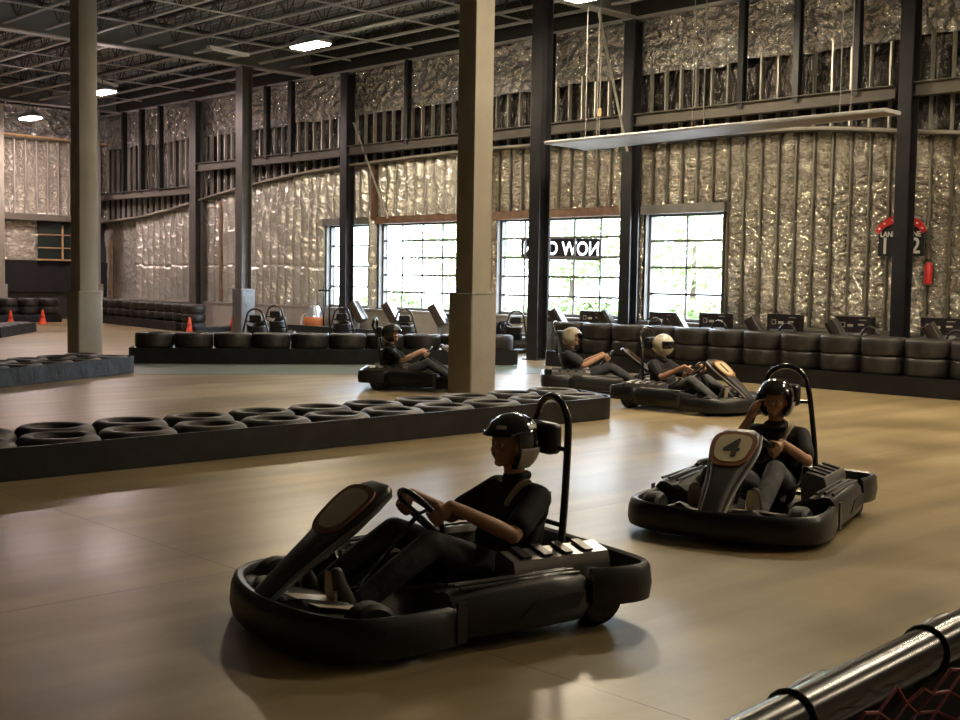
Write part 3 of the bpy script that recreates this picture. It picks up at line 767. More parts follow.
MB().box((0, 0, .02), (.4, .3, .04)).build('base', M['plastic'], stn, 0)
MB().tube([(0, 0, .03), (0, 0, 1.35)], .025, 8).build('pole', M['tube'], stn); MB().tube([(-.28, 0, .03), (-.28, 0, 1.45)], .02, 8).build('pole', M['tube'], stn)
MB().box((-.2, 0, 1.3), (.6, .08, .05)).build('crossbar', M['tube'], stn, 0)

# ------------------------------------------------------------------ signs
bn = empty('banner_sign', (-20.27, YB+.16, 2.47), 0); tag(bn, 'brown window banner reading NOW OPEN mirrored from inside', 'banner')
RB = Matrix.Rotation(rad(1.0), 4, 'Y')
cut = bpy.data.objects.new('cutter', text_mesh('NOW OPEN', .46, .05, M['ink'])); COL.objects.link(cut)
cut.matrix_world = Matrix.Translation((.02, 0, 0)) @ Matrix.Rotation(rad(180), 4, 'Z') @ Matrix.Rotation(rad(90), 4, 'X')
cl = bake(MB().box((0, 0, 0), (2.62, .010, .52)).mesh('cloth', M['banner'], 0), [('BOOLEAN', dict(operation='DIFFERENCE', object=cut, solver='EXACT'))])
bpy.data.objects.remove(cut); cl.materials.clear(); cl.materials.append(M['banner'])
link('cloth', cl, bn, None, (0, rad(1.0), 0))
lt_ = link('lettering', text_mesh('NOW OPEN', .46, .0, M['bletter']), bn); lt_.matrix_local = RB @ Matrix.Translation((.02, 0, 0)) @ Matrix.Rotation(rad(180), 4, 'Z') @ Matrix.Rotation(rad(90), 4, 'X')
for sx in (-1.28, 1.28): MB().tube([(sx, 0, .2), (sx, -.10, .3)], .006, 5).build('tie', M['cable'], bn)
sg = empty('lane_sign', (-11.10, 21.68, 2.25)); tag(sg, 'black lane number sign with red arch behind the wide column', 'sign')
bp_ = MB(); pts = [(-.62, 0), (.62, 0), (.62, .55)]+[(.62*math.cos(t), .50+.36*math.sin(t)) for t in [PI*k/12 for k in range(1, 12)]]+[(-.62, .55)]
bp_.prism(pts, .03, lambda u, v, w_: (u, -w_, v)); bp_.build('board', M['ink'], sg, 0)
ra = MB(); po = [(.70*math.cos(t), .50+.44*math.sin(t)) for t in [PI*k/16 for k in range(1, 16)]]; pi_ = [(.58*math.cos(t), .46+.30*math.sin(t)) for t in [PI*k/16 for k in range(15, 0, -1)]]
ra.prism(po+pi_, .03, lambda u, v, w_: (u, -.031-w_, v)); arch_o = ra.build('red_arch', M['red'], sg, 0)
dots = MB()
for k in range(7):
    t = rad(25+130*k/6); dots.box((.64*math.cos(t), -.065, .48+.37*math.sin(t)), (.05, .006, .035))
dots.build('arch_lights', M['white'], sg, 0)
for txt, x, z, s_ in (('LANE', -.36, .50, .17), ('1', -.43, .22, .52), ('LANE', .33, .50, .17), ('2', .40, .22, .50)):
    link('lettering', text_mesh(txt, s_, .003, M['white']), sg, (x, -.034, z), (rad(90), 0, 0))
sg.scale = (.74, 1, .82)
ex = empty('fire_extinguisher', (-10.55, 21.68, 1.72)); tag(ex, 'small red fire extinguisher on the wall right of the wide column', 'extinguisher')
MB().lathe([(0, 0), (.07, .01), (.075, .05), (.075, .33), (.04, .40), (.02, .42), (0, .42)], 16).build('cylinder', M['red'], ex)
MB().box((0, -.02, .45), (.04, .12, .04)).build('valve', M['ink'], ex, 0)
MB().box((0, .09, .2), (.12, .05, .3)).build('bracket', M['ink'], ex, 0)

# chargers along the sill: dark boxes with white symbols
B0 = None
for x, z, lab in ((-23.6, .78, 'dark charger panel just left of the center pillar by the sill'), (-20.17, .98, 'dark charger panel half behind the black column'), (-18.62, 1.0, 'dark charger panel below the banner window right half'), (-16.55, 1.03, 'dark charger panel under left half of two pane window'), (-15.2, 1.05, 'dark charger panel under right edge of two pane window'), (-13.5, 1.08, 'dark charger panel under the plain foil, left one'), (-11.95, 1.08, 'dark charger panel just left of the wide black column'), (-10.2, 1.11, 'dark charger panel at right end beyond the wide column')):
    if B0 is None:
        c = B0 = empty('charger_panel')
        MB().loft([[(p[0], y, p[1]-.17) for p in rrect(.76, .34, .02, 2)] for y in (-.08, .08)]).build('case', M['screen'], c)
        for bx, bd in (((-.22, -.084, -.16), (.10, .006, .10)), ((-.06, -.084, -.17), (.12, .006, .05)), ((.17, -.084, -.15), (.12, .006, .03)), ((.20, -.084, -.06), (.16, .006, .012))):
            MB().box(bx, bd).build('symbol', M['grey_pad'], c, 0)
        MB().box((-.22, -.088, -.16), (.07, .004, .07)).build('symbol_center', M['screen'], c, 0)
        MB().loft([[(p[0], p[1], zz) for p in rrect(.6-.1*(zz < -.5), .24, .03, 2)] for zz in (-1.2, -.5, -.34)]).build('stand', M['steelblue'], c)
    else: c = copy_tree(B0)
    c.location = (x, 21.60, z)
    for ch in c.children:
        if ch.name.startswith('stand'): ch.scale = (1, 1, z/1.2) ; 
    tag(c, lab, 'charger', 'charger panels along the back wall')

# slanted consoles on posts
K0 = None
for i, (x, z, lab) in enumerate(((-26.6, 1.0, 'slanted brown console before the split window'), (-25.1, 1.02, 'slanted console left of the kart hoop under the first wide window'), (-23.2, 1.02, 'slanted console by the center pillar under the first wide window'), (-18.95, 1.02, 'slanted console under the banner, left one of two'), (-17.45, 1.02, 'slanted console under the banner, right one of two'), (-15.45, 1.04, 'slanted console below the middle of the two pane window'), (-13.52, 1.05, 'slanted console at the left end of the plain foil'), (-11.7, 1.07, 'slanted console just left of the wide black column'), (-9.75, 1.09, 'slanted console at the right edge of the photo'))):
    if K0 is None:
        c = K0 = empty('slant_console')
        rot = Matrix.Rotation(rad(58), 3, 'Y')
        k_ = MB(); k_.loft([[rot @ Vector((xx, p[0], p[1])) for p in rrect(.36, .24, .07, 3)] for xx in (-.30, -.26, .26, .30)]); k_.build('body', M['console'], c)
        e_ = MB()
        for sy in (-1, 1): e_.box(rot @ Vector((0, sy*.15, .115)), (.56, .03, .02), rot)
        e_.build('edge_rail', M['alu'], c)
        MB().tube([(0.02, 0, -.75), (0.02, 0, -.12)], .05, 10).build('post', M['steelblue'], c)
        MB().lathe([(0, 0), (.2, 0), (.2, .03), (.06, .06), (0, .06)], 20, c=(0.02, 0, -.78)).build('foot', M['plastic'], c)
    else: c = copy_tree(K0)
    c.location = (x-.32, 21.1, .74); c.rotation_euler = (0, 0, rad(25)); tag(c, lab, 'console', 'slanted consoles along the pit lane')

# ------------------------------------------------------------------ karts
def mirror(pts): return [(x, y) for x, y in pts]+[(x, -y) for x, y in pts[::-1][1:]]
KM = {}
def kart_meshes():
    m = KM
    # front bumper: wide dark band wrapping the nose
    half = [(.24, .675), (.40, .70), (.60, .70), (.74, .66), (.86, .54), (.94, .34), (.975, .15), (.985, 0)]
    path = catmull([(a, b_, 0) for a, b_ in mirror(half)], 5)
    b_ = MB().sweep([(p.x, p.y) for p in path], [(.085, .055), (.0, .045), (-.012, .09), (-.006, .17), (.010, .215), (.03, .228), (.055, .222), (.07, .195), (.06, .13)])
    m['front_bumper'] = b_.mesh('front_bumper', M['plastic'], 40)
    # low nose deck between bumper and pedals
    n_ = MB(); rows = []
    for x, z, wd in ((.92, .19, .30), (.84, .22, .50), (.70, .20, .60), (.55, .16, .62), (.40, .10, .60)):
        rows.append([(x, wd*u/6, z-.03*(abs(u)/6)**2+.035*(1 if abs(u) in (3,) else 0)) for u in range(-6, 7)])
    for r in rows: n_.v += r
    for i in range(len(rows)-1):
        for j in range(12): k = i*13+j; n_.f.append((k, k+1, k+14, k+13))
    me = n_.mesh('nose', M['plastic2'], 40); m['nose_deck'] = bake(me, [('SOLIDIFY', dict(thickness=.02))])
    m['nose_sticker'] = MB().prism([(.60, .10), (.86, .08), (.80, .36), (.60, .42)], .004, lambda u, v, w_: (u, v, .186+.16*(u-.6)+w_+.008)).mesh('sticker', M['tray'], 0)
    # side pod
    rings = []
    for x, s_, zt in ((.30, .80, .24), (.26, .97, .275), (.0, 1, .29), (-.30, 1, .30), (-.50, .98, .29), (-.58, .9, .25)):
        rings.append([(x, y*s_, z) for y, z in ((.45, .07), (.66, .06), (.685, .10), (.690, .18), (.675, zt-.03), (.645, zt), (.60, zt+.005), (.55, zt-.015), (.50, zt-.01), (.45, zt-.06))])
    sp = MB().loft(rings)
    m['side_pod'] = sp.mesh('side_pod', M['plastic'], 40)
    rg = MB()
    for y, z in ((.63, .295), (.575, .297), (.515, .287)): rg.loft([[(x, y+p[0], z+p[1]) for p in rrect(.022, .018, .008, 2)] for x in (.2, -.5)])
    m['pod_ridge'] = rg.mesh('pod_ridge', M['plastic2'], 40)
    m['pod_scoop'] = MB().prism([(-.10, .12), (-.45, .14), (-.50, .22), (-.2, .20)], .006, lambda u, v, w_: (u, .688+w_, v)).mesh('scoop', M['rubber'], 0)
    m['pod_edge'] = MB().box((.225, .692, .155), (.05, .012, .19)).mesh('edge', M['plastic2'], 0)
    # rear bumper loop
    half = [(-.56, .665), (-.70, .70), (-.86, .70), (-.955, .64), (-.985, .50), (-.99, .25), (-.99, 0)]
    path = catmull([(a, b_, 0) for a, b_ in mirror(half)], 5)
    m['rear_bumper'] = MB().sweep([(p.x, p.y) for p in path], [(-.045, .13), (0, .12), (.012, .2), (0, .29), (-.02, .31), (-.045, .30)]).mesh('rear_bumper', M['plastic'], 40)
    m['bumper_reflector'] = MB().prism([(.47, .20), (.62, .20), (.64, .235), (.50, .245)], .006, lambda u, v, w_: (-.955-.0*w_, u, v) if 0 else (-.985-w_-.0, u-.06, v)).mesh('refl', M['white'], 0)
    # covers beside the seat
    cv = MB().loft([[(x, y, z) for y, z in ((.30, .10), (.46, .10), (.48, .28), (.46, .34), (.33, .37), (.29, .34))] for x in (-.82, -.78, -.30, -.22)])
    m['engine_cover'] = cv.mesh('engine_cover', M['silver'], 35)
    gr = MB()
    for k in range(4): gr.box((-.70+.13*k, .39, .366), (.05, .13, .012), Matrix.Rotation(rad(-13), 3, 'X'))
    m['cover_slot'] = gr.mesh('slot', M['plastic2'], 0)
    # floor tray and chassis
    m['floor_tray'] = MB().prism([(.80, -.30), (.80, .30), (.20, .42), (-.80, .34), (-.80, -.34), (.20, -.42)], .02, lambda u, v, w_: (u, v, .045+w_)).mesh('tray', M['plastic2'], 0)
    ch = MB()
    for s_ in (-1, 1):
        ch.tube([(.78, .28*s_, .085), (.1, .36*s_, .085), (-.85, .33*s_, .10)], .016, 8)
        ch.tube([(.62, .30*s_, .10), (.62, .50*s_, .13)], .014, 8)
    ch.tube([(-.62, -.62, .14), (-.62, .62, .14)], .018, 8)
    ch.tube([(.62, -.36, .14), (.62, .36, .14)], .012, 8)
    m['chassis_tube'] = ch.mesh('chassis', M['tube'], 40)
    # steering fairing
    def ring(x, z, wd, th, tx, tz):
        nx_, nz_ = tz, -tx  # normal of the profile line
        return [(x+nx_*p[1], p[0], z+nz_*p[1]) for p in rrect(wd, th, th*.45, 3)]
    rg2 = []
    prof_ = [(.93, .20, .15, .06), (.85, .265, .16, .08), (.75, .345, .18, .09), (.64, .425, .22, .10), (.51, .525, .29, .09), (.39, .62, .32, .07), (.31, .675, .28, .06), (.28, .695, .20, .045)]
    for i, (x, z, wd, th) in enumerate(prof_):
        a = prof_[max(i-1, 0)]; c = prof_[min(i+1, len(prof_)-1)]
        t = Vector((c[0]-a[0], 0, c[1]-a[1])).normalized(); rg2.append(ring(x, z, wd, th, -t.x, -t.z))
    m['steering_fairing'] = MB().loft(rg2).mesh('fairing', M['plastic2'], 45)
    tg = Vector((-.788, 0, .615)); nn = Vector((.615, 0, .788)); cc = Vector((.475, 0, .552))+nn*.047
    def onp(u, v, w_): return cc+Vector((0, 1, 0))*u+tg*v+nn*w_
    shp = [(.148, .02), (.14, .085), (.10, .118), (0, .130), (-.10, .118), (-.14, .085), (-.148, .02), (-.125, -.07), (-.07, -.112), (0, -.12), (.07, -.112), (.125, -.07)]
    shp = [(p.x, p.y) for p in catmull([(a, b_, 0) for a, b_ in shp+[shp[0]]], 3)][:-1]
    m['panel_border'] = MB().prism([(a*1.10, b_*1.36) for a, b_ in shp], .010, onp).mesh('border', M['ambor'], 0)
    m['number_panel'] = MB().prism([(a*.86, b_*1.08+.004) for a, b_ in shp], .013, onp).mesh('panel', M['cream'], 0)
    m['panel_frame'] = (cc, tg, nn)
    ed = MB()
    for s_ in (-1, 1): ed.tube(catmull([(.92, .085*s_, .20), (.78, .10*s_, .32), (.64, .125*s_, .425), (.45, .165*s_, .57), (.31, .145*s_, .675)], 4), .014, 8)
    m['fairing_edge'] = ed.mesh('edge', M['silver'], 40)
    # steering wheel
    sn = Vector((-.77, 0, .64)); st_ = Vector((.64, 0, .77)); sc_ = Vector((.05, 0, .545))
    wh = MB().tube([sc_+(Vector((0, 1, 0))*math.cos(a)+st_*math.sin(a))*.15 for a in [2*PI*k/28 for k in range(28)]], .015, 8, True)
    for a in (20, 160, 270): wh.tube([sc_-sn*.02, sc_+(Vector((0, 1, 0))*math.cos(rad(a))+st_*math.sin(rad(a)))*.15], .010, 6)
    m['steering_wheel'] = wh.mesh('wheel', M['plastic'], 40)
    m['steering_column'] = MB().tube([sc_-sn*.01, (.40, 0, .20)], .014, 8).mesh('column', M['tube'], 40)
    # seat
    pr_ = catmull([(-.06, 0, .17), (-.20, 0, .10), (-.42, 0, .075), (-.58, 0, .17), (-.66, 0, .36), (-.72, 0, .60)], 4)
    stt = MB(); nu = 12
    for i, p in enumerate(pr_):
        a = pr_[max(i-1, 0)]; c = pr_[min(i+1, len(pr_)-1)]; t = (c-a).normalized(); nv = Vector((-t.z, 0, t.x))
        if nv.z < 0 or nv.x < -.0 and nv.z < .2: nv = -nv if nv.x < 0 else nv
        nv = Vector((abs(t.z), 0, abs(t.x)))
        for j in range(nu+1):
            u = 2*j/nu-1; wd = .235 if i < len(pr_)-4 else .215
            q = p+nv*(.17*abs(u)**3.5); stt.v.append((q.x, wd*u, q.z))
    for i in range(len(pr_)-1):
        for j in range(nu): k = i*(nu+1)+j; stt.f.append((k, k+1, k+nu+2, k+nu+1))
    me = stt.mesh('seat', M['plastic'], 40); m['seat'] = bake(me, [('SOLIDIFY', dict(thickness=.018, offset=-1))])
    # roll hoop
    for nm, top in (('roll_hoop', 1.13), ('roll_hoop_low', 1.0)):
        hp = MB(); zz = top-.02; rr = .16
        pts = [(-.60, .30, .12), (-.66, .275, .45), (-.73, .21, zz-.28)]+[(-.78+.02*math.cos(t), rr*math.cos(t)*1.1, zz-.17+.17*math.sin(t)) for t in [rad(a) for a in (15, 35, 55, 75, 90, 105, 125, 145, 165)]]+[(-.73, -.21, zz-.28), (-.66, -.275, .45), (-.60, -.30, .12)]
        hp.tube(catmull(pts, 4), .021, 10)
        m[nm] = hp.mesh('hoop', M['tube'] if top > 1.1 else M['lit_tube'], 40)
        hb = MB().tube([(-.735, -.20, zz-.27), (-.735, .20, zz-.27)], .014, 8); hb.tube([(-.66, -.275, .45), (-.66, .275, .45)], .014, 8)
        m[nm+'_bar'] = hb.mesh('bar', M['tube'], 40)
        m[nm+'_pad'] = MB().loft([[(x, p[0], zz-.22+p[1]) for p in rrect(.26*s_, .17*s_, .03, 3)] for x, s_ in ((-.755, .92), (-.735, 1), (-.685, 1), (-.665, .9))]).mesh('pad', M['plastic'], 40)
    # wheels
    for nm, r, w_ in (('front_wheel', .132, .125), ('rear_wheel', .14, .19)):
        m[nm] = MB().lathe([(.065, -w_/2), (r-.02, -w_/2), (r, -w_/2+.025), (r, w_/2-.025), (r-.02, w_/2), (.065, w_/2)], 26, axis='y').mesh('wheel', M['rubber'], 35)
        m[nm+'_rim'] = MB().lathe([(0, -w_/2+.02), (.04, -w_/2+.02), (.066, -w_/2-.003), (.066, w_/2+.003), (.04, w_/2-.02), (.025, w_/2+.012), (0, w_/2+.012)], 20, axis='y').mesh('rim', M['alu'], 35)
    m['pedal'] = MB().tube([(.60, .20, .08), (.66, .20, .24)], .010, 6).box((.655, .20, .22), (.015, .09, .07)).mesh('pedal', M['alu'], 0)
kart_meshes()
def kart(loc, ang, label, group=None, digit=None, low=False, small=False):
    r = empty('go_kart', (loc[0], loc[1], 0), ang); tag(r, label, 'go kart', group)
    m = KM
    def p(nm, key, par=r, **k): return link(nm, m[key], par, **k)
    fb = p('front_bumper', 'front_bumper'); nd = p('nose_deck', 'nose_deck'); p('sticker', 'nose_sticker', nd)
    for s_ in (1, -1):
        sp = p('side_pod', 'side_pod'); sp.scale = (1, s_, 1)
        p('ridge', 'pod_ridge', sp); p('scoop', 'pod_scoop', sp); p('pod_edge', 'pod_edge', sp)
        ec = p('battery_cover', 'engine_cover'); ec.scale = (1, s_, 1); p('slot', 'cover_slot', ec)
    rb = p('rear_bumper', 'rear_bumper'); a = p('reflector', 'bumper_reflector', rb); b_ = p('reflector', 'bumper_reflector', rb); b_.scale = (1, -1, 1)
    p('floor_tray', 'floor_tray'); p('chassis', 'chassis_tube'); p('seat', 'seat')
    sf = p('steering_fairing', 'steering_fairing'); p('panel_border', 'panel_border', sf); p('number_panel', 'number_panel', sf); p('fairing_edge', 'fairing_edge', sf)
    if digit:
        cc, tg, nn = m['panel_frame']; me = text_mesh(digit, .24, .002, M['ink'])
        mw = Matrix.Identity(4); yv = Vector((0, 1, 0))
        for i_ in range(3): mw[i_][0] = yv[i_]; mw[i_][1] = tg[i_]; mw[i_][2] = nn[i_]; mw[i_][3] = (cc+nn*.0145+tg*.005)[i_]
        t = link('number', me, sf); t.matrix_local = mw
    sw = p('steering_wheel', 'steering_wheel'); p('steering_column', 'steering_column')
    h = 'roll_hoop_low' if low else 'roll_hoop'
    p('roll_hoop', h); p('hoop_brace', h+'_bar'); p('headrest', h+'_pad')
    for x, y, nm in ((.62, .52, 'front_wheel'), (.62, -.52, 'front_wheel'), (-.66, .535, 'rear_wheel'), (-.66, -.535, 'rear_wheel')):
        wo = p('wheel', nm); wo.location = (x, y, .132 if nm[0] == 'f' else .14); p('rim', nm+'_rim', wo)
    p('pedal', 'pedal'); p('pedal', 'pedal').scale = (1, -1, 1)
    return r

# ------------------------------------------------------------------ drivers
def person_meshes(raise_right=False):
    D = {}
    hips = [(-.40, .095*s_, .185) for s_ in (1, -1)]
    b = MB()
    b.cap((-.40, .07, .19), (-.40, -.07, .19), .115, .115).cap((-.41, 0, .22), (-.49, 0, .40), .13, .125)
    b.cap((-.49, .07, .42), (-.49, -.07, .42), .115, .115).cap((-.53, .12, .52), (-.53, -.12, .52), .095, .095)
    b.cap((-.545, .16, .585), (-.545, -.16, .585), .058, .058)
    b.chain([(-.545, 0, .60), (-.525, 0, .69), (-.515, 0, .76)], [.075, .058, .056])
    # head with face
    b.ell((-.505, 0, .845), (.098, .076, .105)).ell((-.465, 0, .785), (.06, .055, .05)).ell((-.425, 0, .755), (.026, .03, .022))
    b.ell((-.418, 0, .822), (.022, .013, .022)).cap((-.425, 0, .86), (-.408, 0, .822), .010, .016)
    b.cap((-.424, .035, .875), (-.424, -.035, .875), .014, .014)
    b.ell((-.43, .045, .82), (.03, .025, .022)).ell((-.43, -.045, .82), (.03, .025, .022))
    b.cap((-.413, .018, .785), (-.413, -.018, .785), .009, .009)
    for s_ in (1, -1): b.ell((-.505, .078*s_, .83), (.022, .014, .032))
    # legs
    for s_ in (1, -1):
        b.chain([(-.38, .10*s_, .18), (-.12, .16*s_, .30), (.10, .19*s_, .405)], [.09, .078, .058])
        b.chain([(.10, .19*s_, .405), (.28, .195*s_, .30), (.52, .20*s_, .155)], [.057, .056, .036])
    sleeves = []
    for s_ in (1, -1):
        sh_ = Vector((-.545, .185*s_, .58))
        if raise_right and s_ == -1:
            el = Vector((-.30, -.27, .47)); wr = Vector((-.33, -.155, .70)); 
            palm = Vector((-.345, -.125, .775)); kn = Vector((-.36, -.10, .82))
            b.chain([sh_, (sh_+el)/2, el], [.052, .050, .042]); b.chain([el, el.lerp(wr, .35), wr], [.042, .042, .029])
            b.cap(wr, palm, .028, .034); b.cap(palm, kn, .034, .030)
            for i, q in enumerate((-.033, -.011, .011, .033)):
                k0 = kn+Vector((q, 0, 0)); k1 = k0+Vector((-.005, .022, .030)); k2 = k1+Vector((-.004, .026, .012-.003*abs(i-1))); 
                b.chain([k0, k1, k2], [.0105, .0095, .0085])
            b.chain([palm+Vector((.028, .01, -.005)), palm+Vector((.05, .03, .02)), palm+Vector((.052, .045, .045))], [.013, .011, .009])
        else:
            G = Vector((.05, .15*s_, .545)); t = Vector((.64, 0, .77)); o = Vector((0, s_, 0)); fw = Vector((.77, 0, -.64))
            wr = G+o*.045-fw*.075; el = Vector((-.315, .30*s_, .43))
            b.chain([sh_, (sh_+el)/2, el], [.052, .050, .042]); b.chain([el, el.lerp(wr, .35), wr], [.042, .042, .029])
            pa_ = G+o*.036-fw*.02
            b.cap(wr, pa_-t*.012, .026, .026); b.cap(wr, pa_+t*.02, .022, .024); b.cap(pa_-t*.02, pa_+t*.028, .024, .022)
            for i, q in enumerate((-.036, -.013, .010, .033)):
                ln = (.85, .97, 1.0, .92)[i]
                k0 = G+o*.034+fw*.012+t*q; k1 = G+o*.012*ln+fw*.040*ln+t*q; k2 = G-o*.020*ln+fw*.030*ln+t*q; k3 = G-o*.026*ln+fw*.008+t*q
                b.chain([k0, k1, k2, k3], [.0105, .0098, .009, .008])
            b.chain([pa_+t*.03-fw*.01, G+o*.012-fw*.034+t*.045, G-o*.018-fw*.026+t*.05], [.013, .011, .009])
        sleeves.append((sh_, sh_.lerp(el, .72), el))
    D['body'] = skinned(b, .0062, 2, [M['skin']])
    # shirt
    s = MB()
    s.cap((-.40, .075, .22), (-.40, -.075, .22), .130, .130).cap((-.42, 0, .25), (-.49, 0, .40), .145, .14)
    s.cap((-.49, .075, .42), (-.49, -.075, .42), .130, .130).cap((-.53, .125, .52), (-.53, -.125, .52), .11, .11)
    s.cap((-.545, .17, .585), (-.545, -.17, .585), .073, .073).cap((-.545, 0, .61), (-.53, 0, .665), .085, .07)
    s.ell((-.40, 0, .36), (.09, .13, .10))
    for a, mid, el in sleeves: s.chain([a, a.lerp(mid, .6), mid], [.076, .072, .071])
    D['shirt'] = skinned(s, .011, 4, [M['shirt']])
    t_ = MB()
    t_.cap((-.40, .07, .18), (-.40, -.07, .18), .130, .130)
    for s_ in (1, -1):
        t_.chain([(-.38, .10*s_, .18), (-.12, .16*s_, .30), (.10, .19*s_, .405)], [.108, .094, .074])
        t_.chain([(.10, .19*s_, .405), (.28, .195*s_, .30), (.49, .20*s_, .172)], [.074, .070, .058])
    D['trousers'] = skinned(t_, .011, 4, [M['jeans']])
    for s_, nm in ((1, 'a'), (-1, 'b')):
        k = MB(); k.chain([(.50, .20*s_, .125), (.56, .205*s_, .16), (.615, .21*s_, .27), (.625, .21*s_, .325)], [.045, .047, .042, .034])
        D['shoe'+nm] = skinned(k, .009, 3, [M['shoe']])
        D['sole'+nm] = MB().loft([[(x, .205*s_+p[0], z+p[1]*.6) for p in rrect(w_, .05, .02, 2)] for x, z, w_ in ((.565, .09, .05), (.625, .14, .08), (.662, .25, .095), (.668, .33, .07))]).mesh('sole', M['sole'], 40)
    for s_, nm in ((1, 'a'), (-1, 'b')):
        D['eye'+nm] = MB().ell((-.4175, .032*s_, .853), (.012, .016, .010), 12, 8).mesh('eye', M['eye'], 60)
        D['pupil'+nm] = MB().ell((-.407, .032*s_, .853), (.004, .006, .006), 10, 6).mesh('pupil', M['ink'], 60)
    # strap across the left shoulder
    D['strap'] = MB().tube(catmull([(-.418, .080, .535), (-.448, .10, .598), (-.485, .12, .648), (-.535, .135, .668)], 4), [.012, .018, .019, .019, .019, .019, .019, .019, .019, .019, .018, .016, .010], 10).mesh('strap', M['strap'], 60)
    D['collar'] = MB().tube([(-.535+.078*math.cos(a)+.012, .078*math.sin(a), .662-.025*math.cos(a)) for a in [2*PI*k/20 for k in range(20)]], .015, 8, True).mesh('collar', M['shirt'], 60)
    return D
PA = person_meshes(False); PB = person_meshes(True)
HC = Vector((-.507, 0, .858)); HR = (.165, .138, .158)
def helmet_mesh(kind):
    nu, nv = 48, 30; h = MB(); keep = []
    for i in range(nv+1):
        t = PI*i/nv
        for j in range(nu):
            p = 2*PI*j/nu; z = math.cos(t)
            x, y = math.sin(t)*math.cos(p), math.sin(t)*math.sin(p)
            low = max(0, -z-.55)
            h.v.append((HC.x+HR[0]*x*(1-.25*low)+.0, HC.y+HR[1]*y*(1-.2*low), HC.z+HR[2]*max(z, -.86)))
    for i in range(nv):
        for j in range(nu):
            t = PI*(i+.5)/nv; p = 2*PI*(j+.5)/nu
            x, y, z = math.sin(t)*math.cos(p), math.sin(t)*math.sin(p), math.cos(t)
            if z < -.84: continue
            if kind == 'open' and x > .30 and z < .28: continue
            a_ = math.atan2(y, x)
            if kind == 'full' and ((z-.05)/.25)**2+(a_/1.12)**4 < 1: continue
            h.f.append((i*nu+j, (i+1)*nu+j, (i+1)*nu+(j+1) % nu, i*nu+(j+1) % nu))
    me = h.mesh('helmet', None, 0)
    me = bake(me, [('SOLIDIFY', dict(thickness=.012, offset=-1))])
    me.materials.clear()
    for p in me.polygons: p.use_smooth = True
    me.set_sharp_from_angle(angle=rad(50))
    return me
HO, HF = helmet_mesh('open'), helmet_mesh('full')
def patch(x0, z0, z1, e, m_, sidey=None, rnd=24):
    q = MB(); rows = 8
    def P_(a, z): 
        r = math.sqrt(max(0, 1-z*z)); return (HC.x+HR[0]*e*r*math.cos(a), HC.y+HR[1]*e*r*math.sin(a), HC.z+HR[2]*e*z)
    a0, a1 = x0
    for i in range(rows+1):
        for j in range(rnd+1): q.v.append(P_(rad(a0+(a1-a0)*j/rnd), z0+(z1-z0)*i/rows))
    for i in range(rows):
        for j in range(rnd): k = i*(rnd+1)+j; q.f.append((k, k+1, k+rnd+2, k+rnd+1))
    me = q.mesh('patch', m_, 0); me = bake(me, [('SOLIDIFY', dict(thickness=.006, offset=0))])
    for p in me.polygons: p.use_smooth = True
    return me
VIS = patch((-64, 64), -.30, .32, .985, M['visor'])
CHK_L = patch((78, 128), -.80, -.12, 1.012, M['grey_pad']); CHK_R = patch((-128, -78), -.80, -.12, 1.012, M['grey_pad'])
PEAK = patch((-62, 62), .26, .38, 1.03, M['helm_black'])
STRP = [patch((a, a+26), .52, .62, 1.008, M['grey_pad']) for a in (20, 100, 190, 280)]
TRM = patch((-66, 66), .30, .36, 1.012, M['plastic'])
def with_mat(me, m_):
    c = me.copy(); c.materials.clear(); c.materials.append(m_); return c
def driver(loc, ang, D, label, shirt, pants, helm, kind, group='kart drivers', strap=True, cheek=False, stripes=False, turn=0.):
    r = empty('person', (loc[0], loc[1], 0), ang); tag(r, label, 'person', group)
    bo = link('body', D['body'], r)
    link('shirt', with_mat(D['shirt'], shirt), r); link('trousers', with_mat(D['trousers'], pants), r)
    sh_ = None
    for s_ in 'ab': sh_ = link('shoe', D['shoe'+s_], r); link('sole', D['sole'+s_], sh_)
    if kind == 'open':
        
        for s_ in 'ab': ey = link('eye', D['eye'+s_], r); link('pupil', D['pupil'+s_], ey)
    hm = link('helmet', with_mat(HO if kind == 'open' else HF, helm), r)
    if kind == 'full': link('visor', VIS, hm)
    link('brow_trim', TRM if kind == 'full' else PEAK, hm)
    if cheek: link('cheek_guard', CHK_L, hm); link('cheek_guard', CHK_R, hm)
    if stripes:
        for s_ in STRP: link('stripe', s_, hm)
    link('collar', with_mat(D['collar'], shirt), r)
    if strap: link('shoulder_strap', D['strap'], r)
    return r

RUN = [((-4.437, 3.94), rad(-101), 'nearest black go kart, heading left across the foreground', None, PA, 'person in black shirt and black helmet driving the nearest kart', 'shirt', 'jeans', 'helm_black', 'open', dict(cheek=True, stripes=True)),
       ((-4.73, 7.22), rad(-74), 'black go kart with cream number 4 panel, heading towards the viewer', '4', PB, 'person in dark shirt and glossy black helmet in the number 4 kart', 'shirt', 'jeans2', 'helm_black', 'open', dict(cheek=True)),
       ((-9.63, 13.2), rad(3), 'go kart with small cream number panel turning before the tyre wall', '1', PA, 'person wearing full face cream helmet and black shirt, driving right', 'shirt', 'jeans2', 'helm_white', 'full', dict(strap=False)),
       ((-11.95, 14.10), rad(43), 'go kart following the cream helmet driver, behind the barrier end', None, PA, 'person in yellow and white helmet reaching forward to the wheel', 'shirt2', 'jeans', 'helm_yel', 'open', dict(strap=False)),
       ((-14.05, 12.30), rad(45), 'go kart partly hidden by the center pillar, heading right', None, PA, 'person in dark grey helmet driving the kart left of the center pillar', 'shirt', 'jeans', 'helm_dark', 'open', dict(strap=False))]
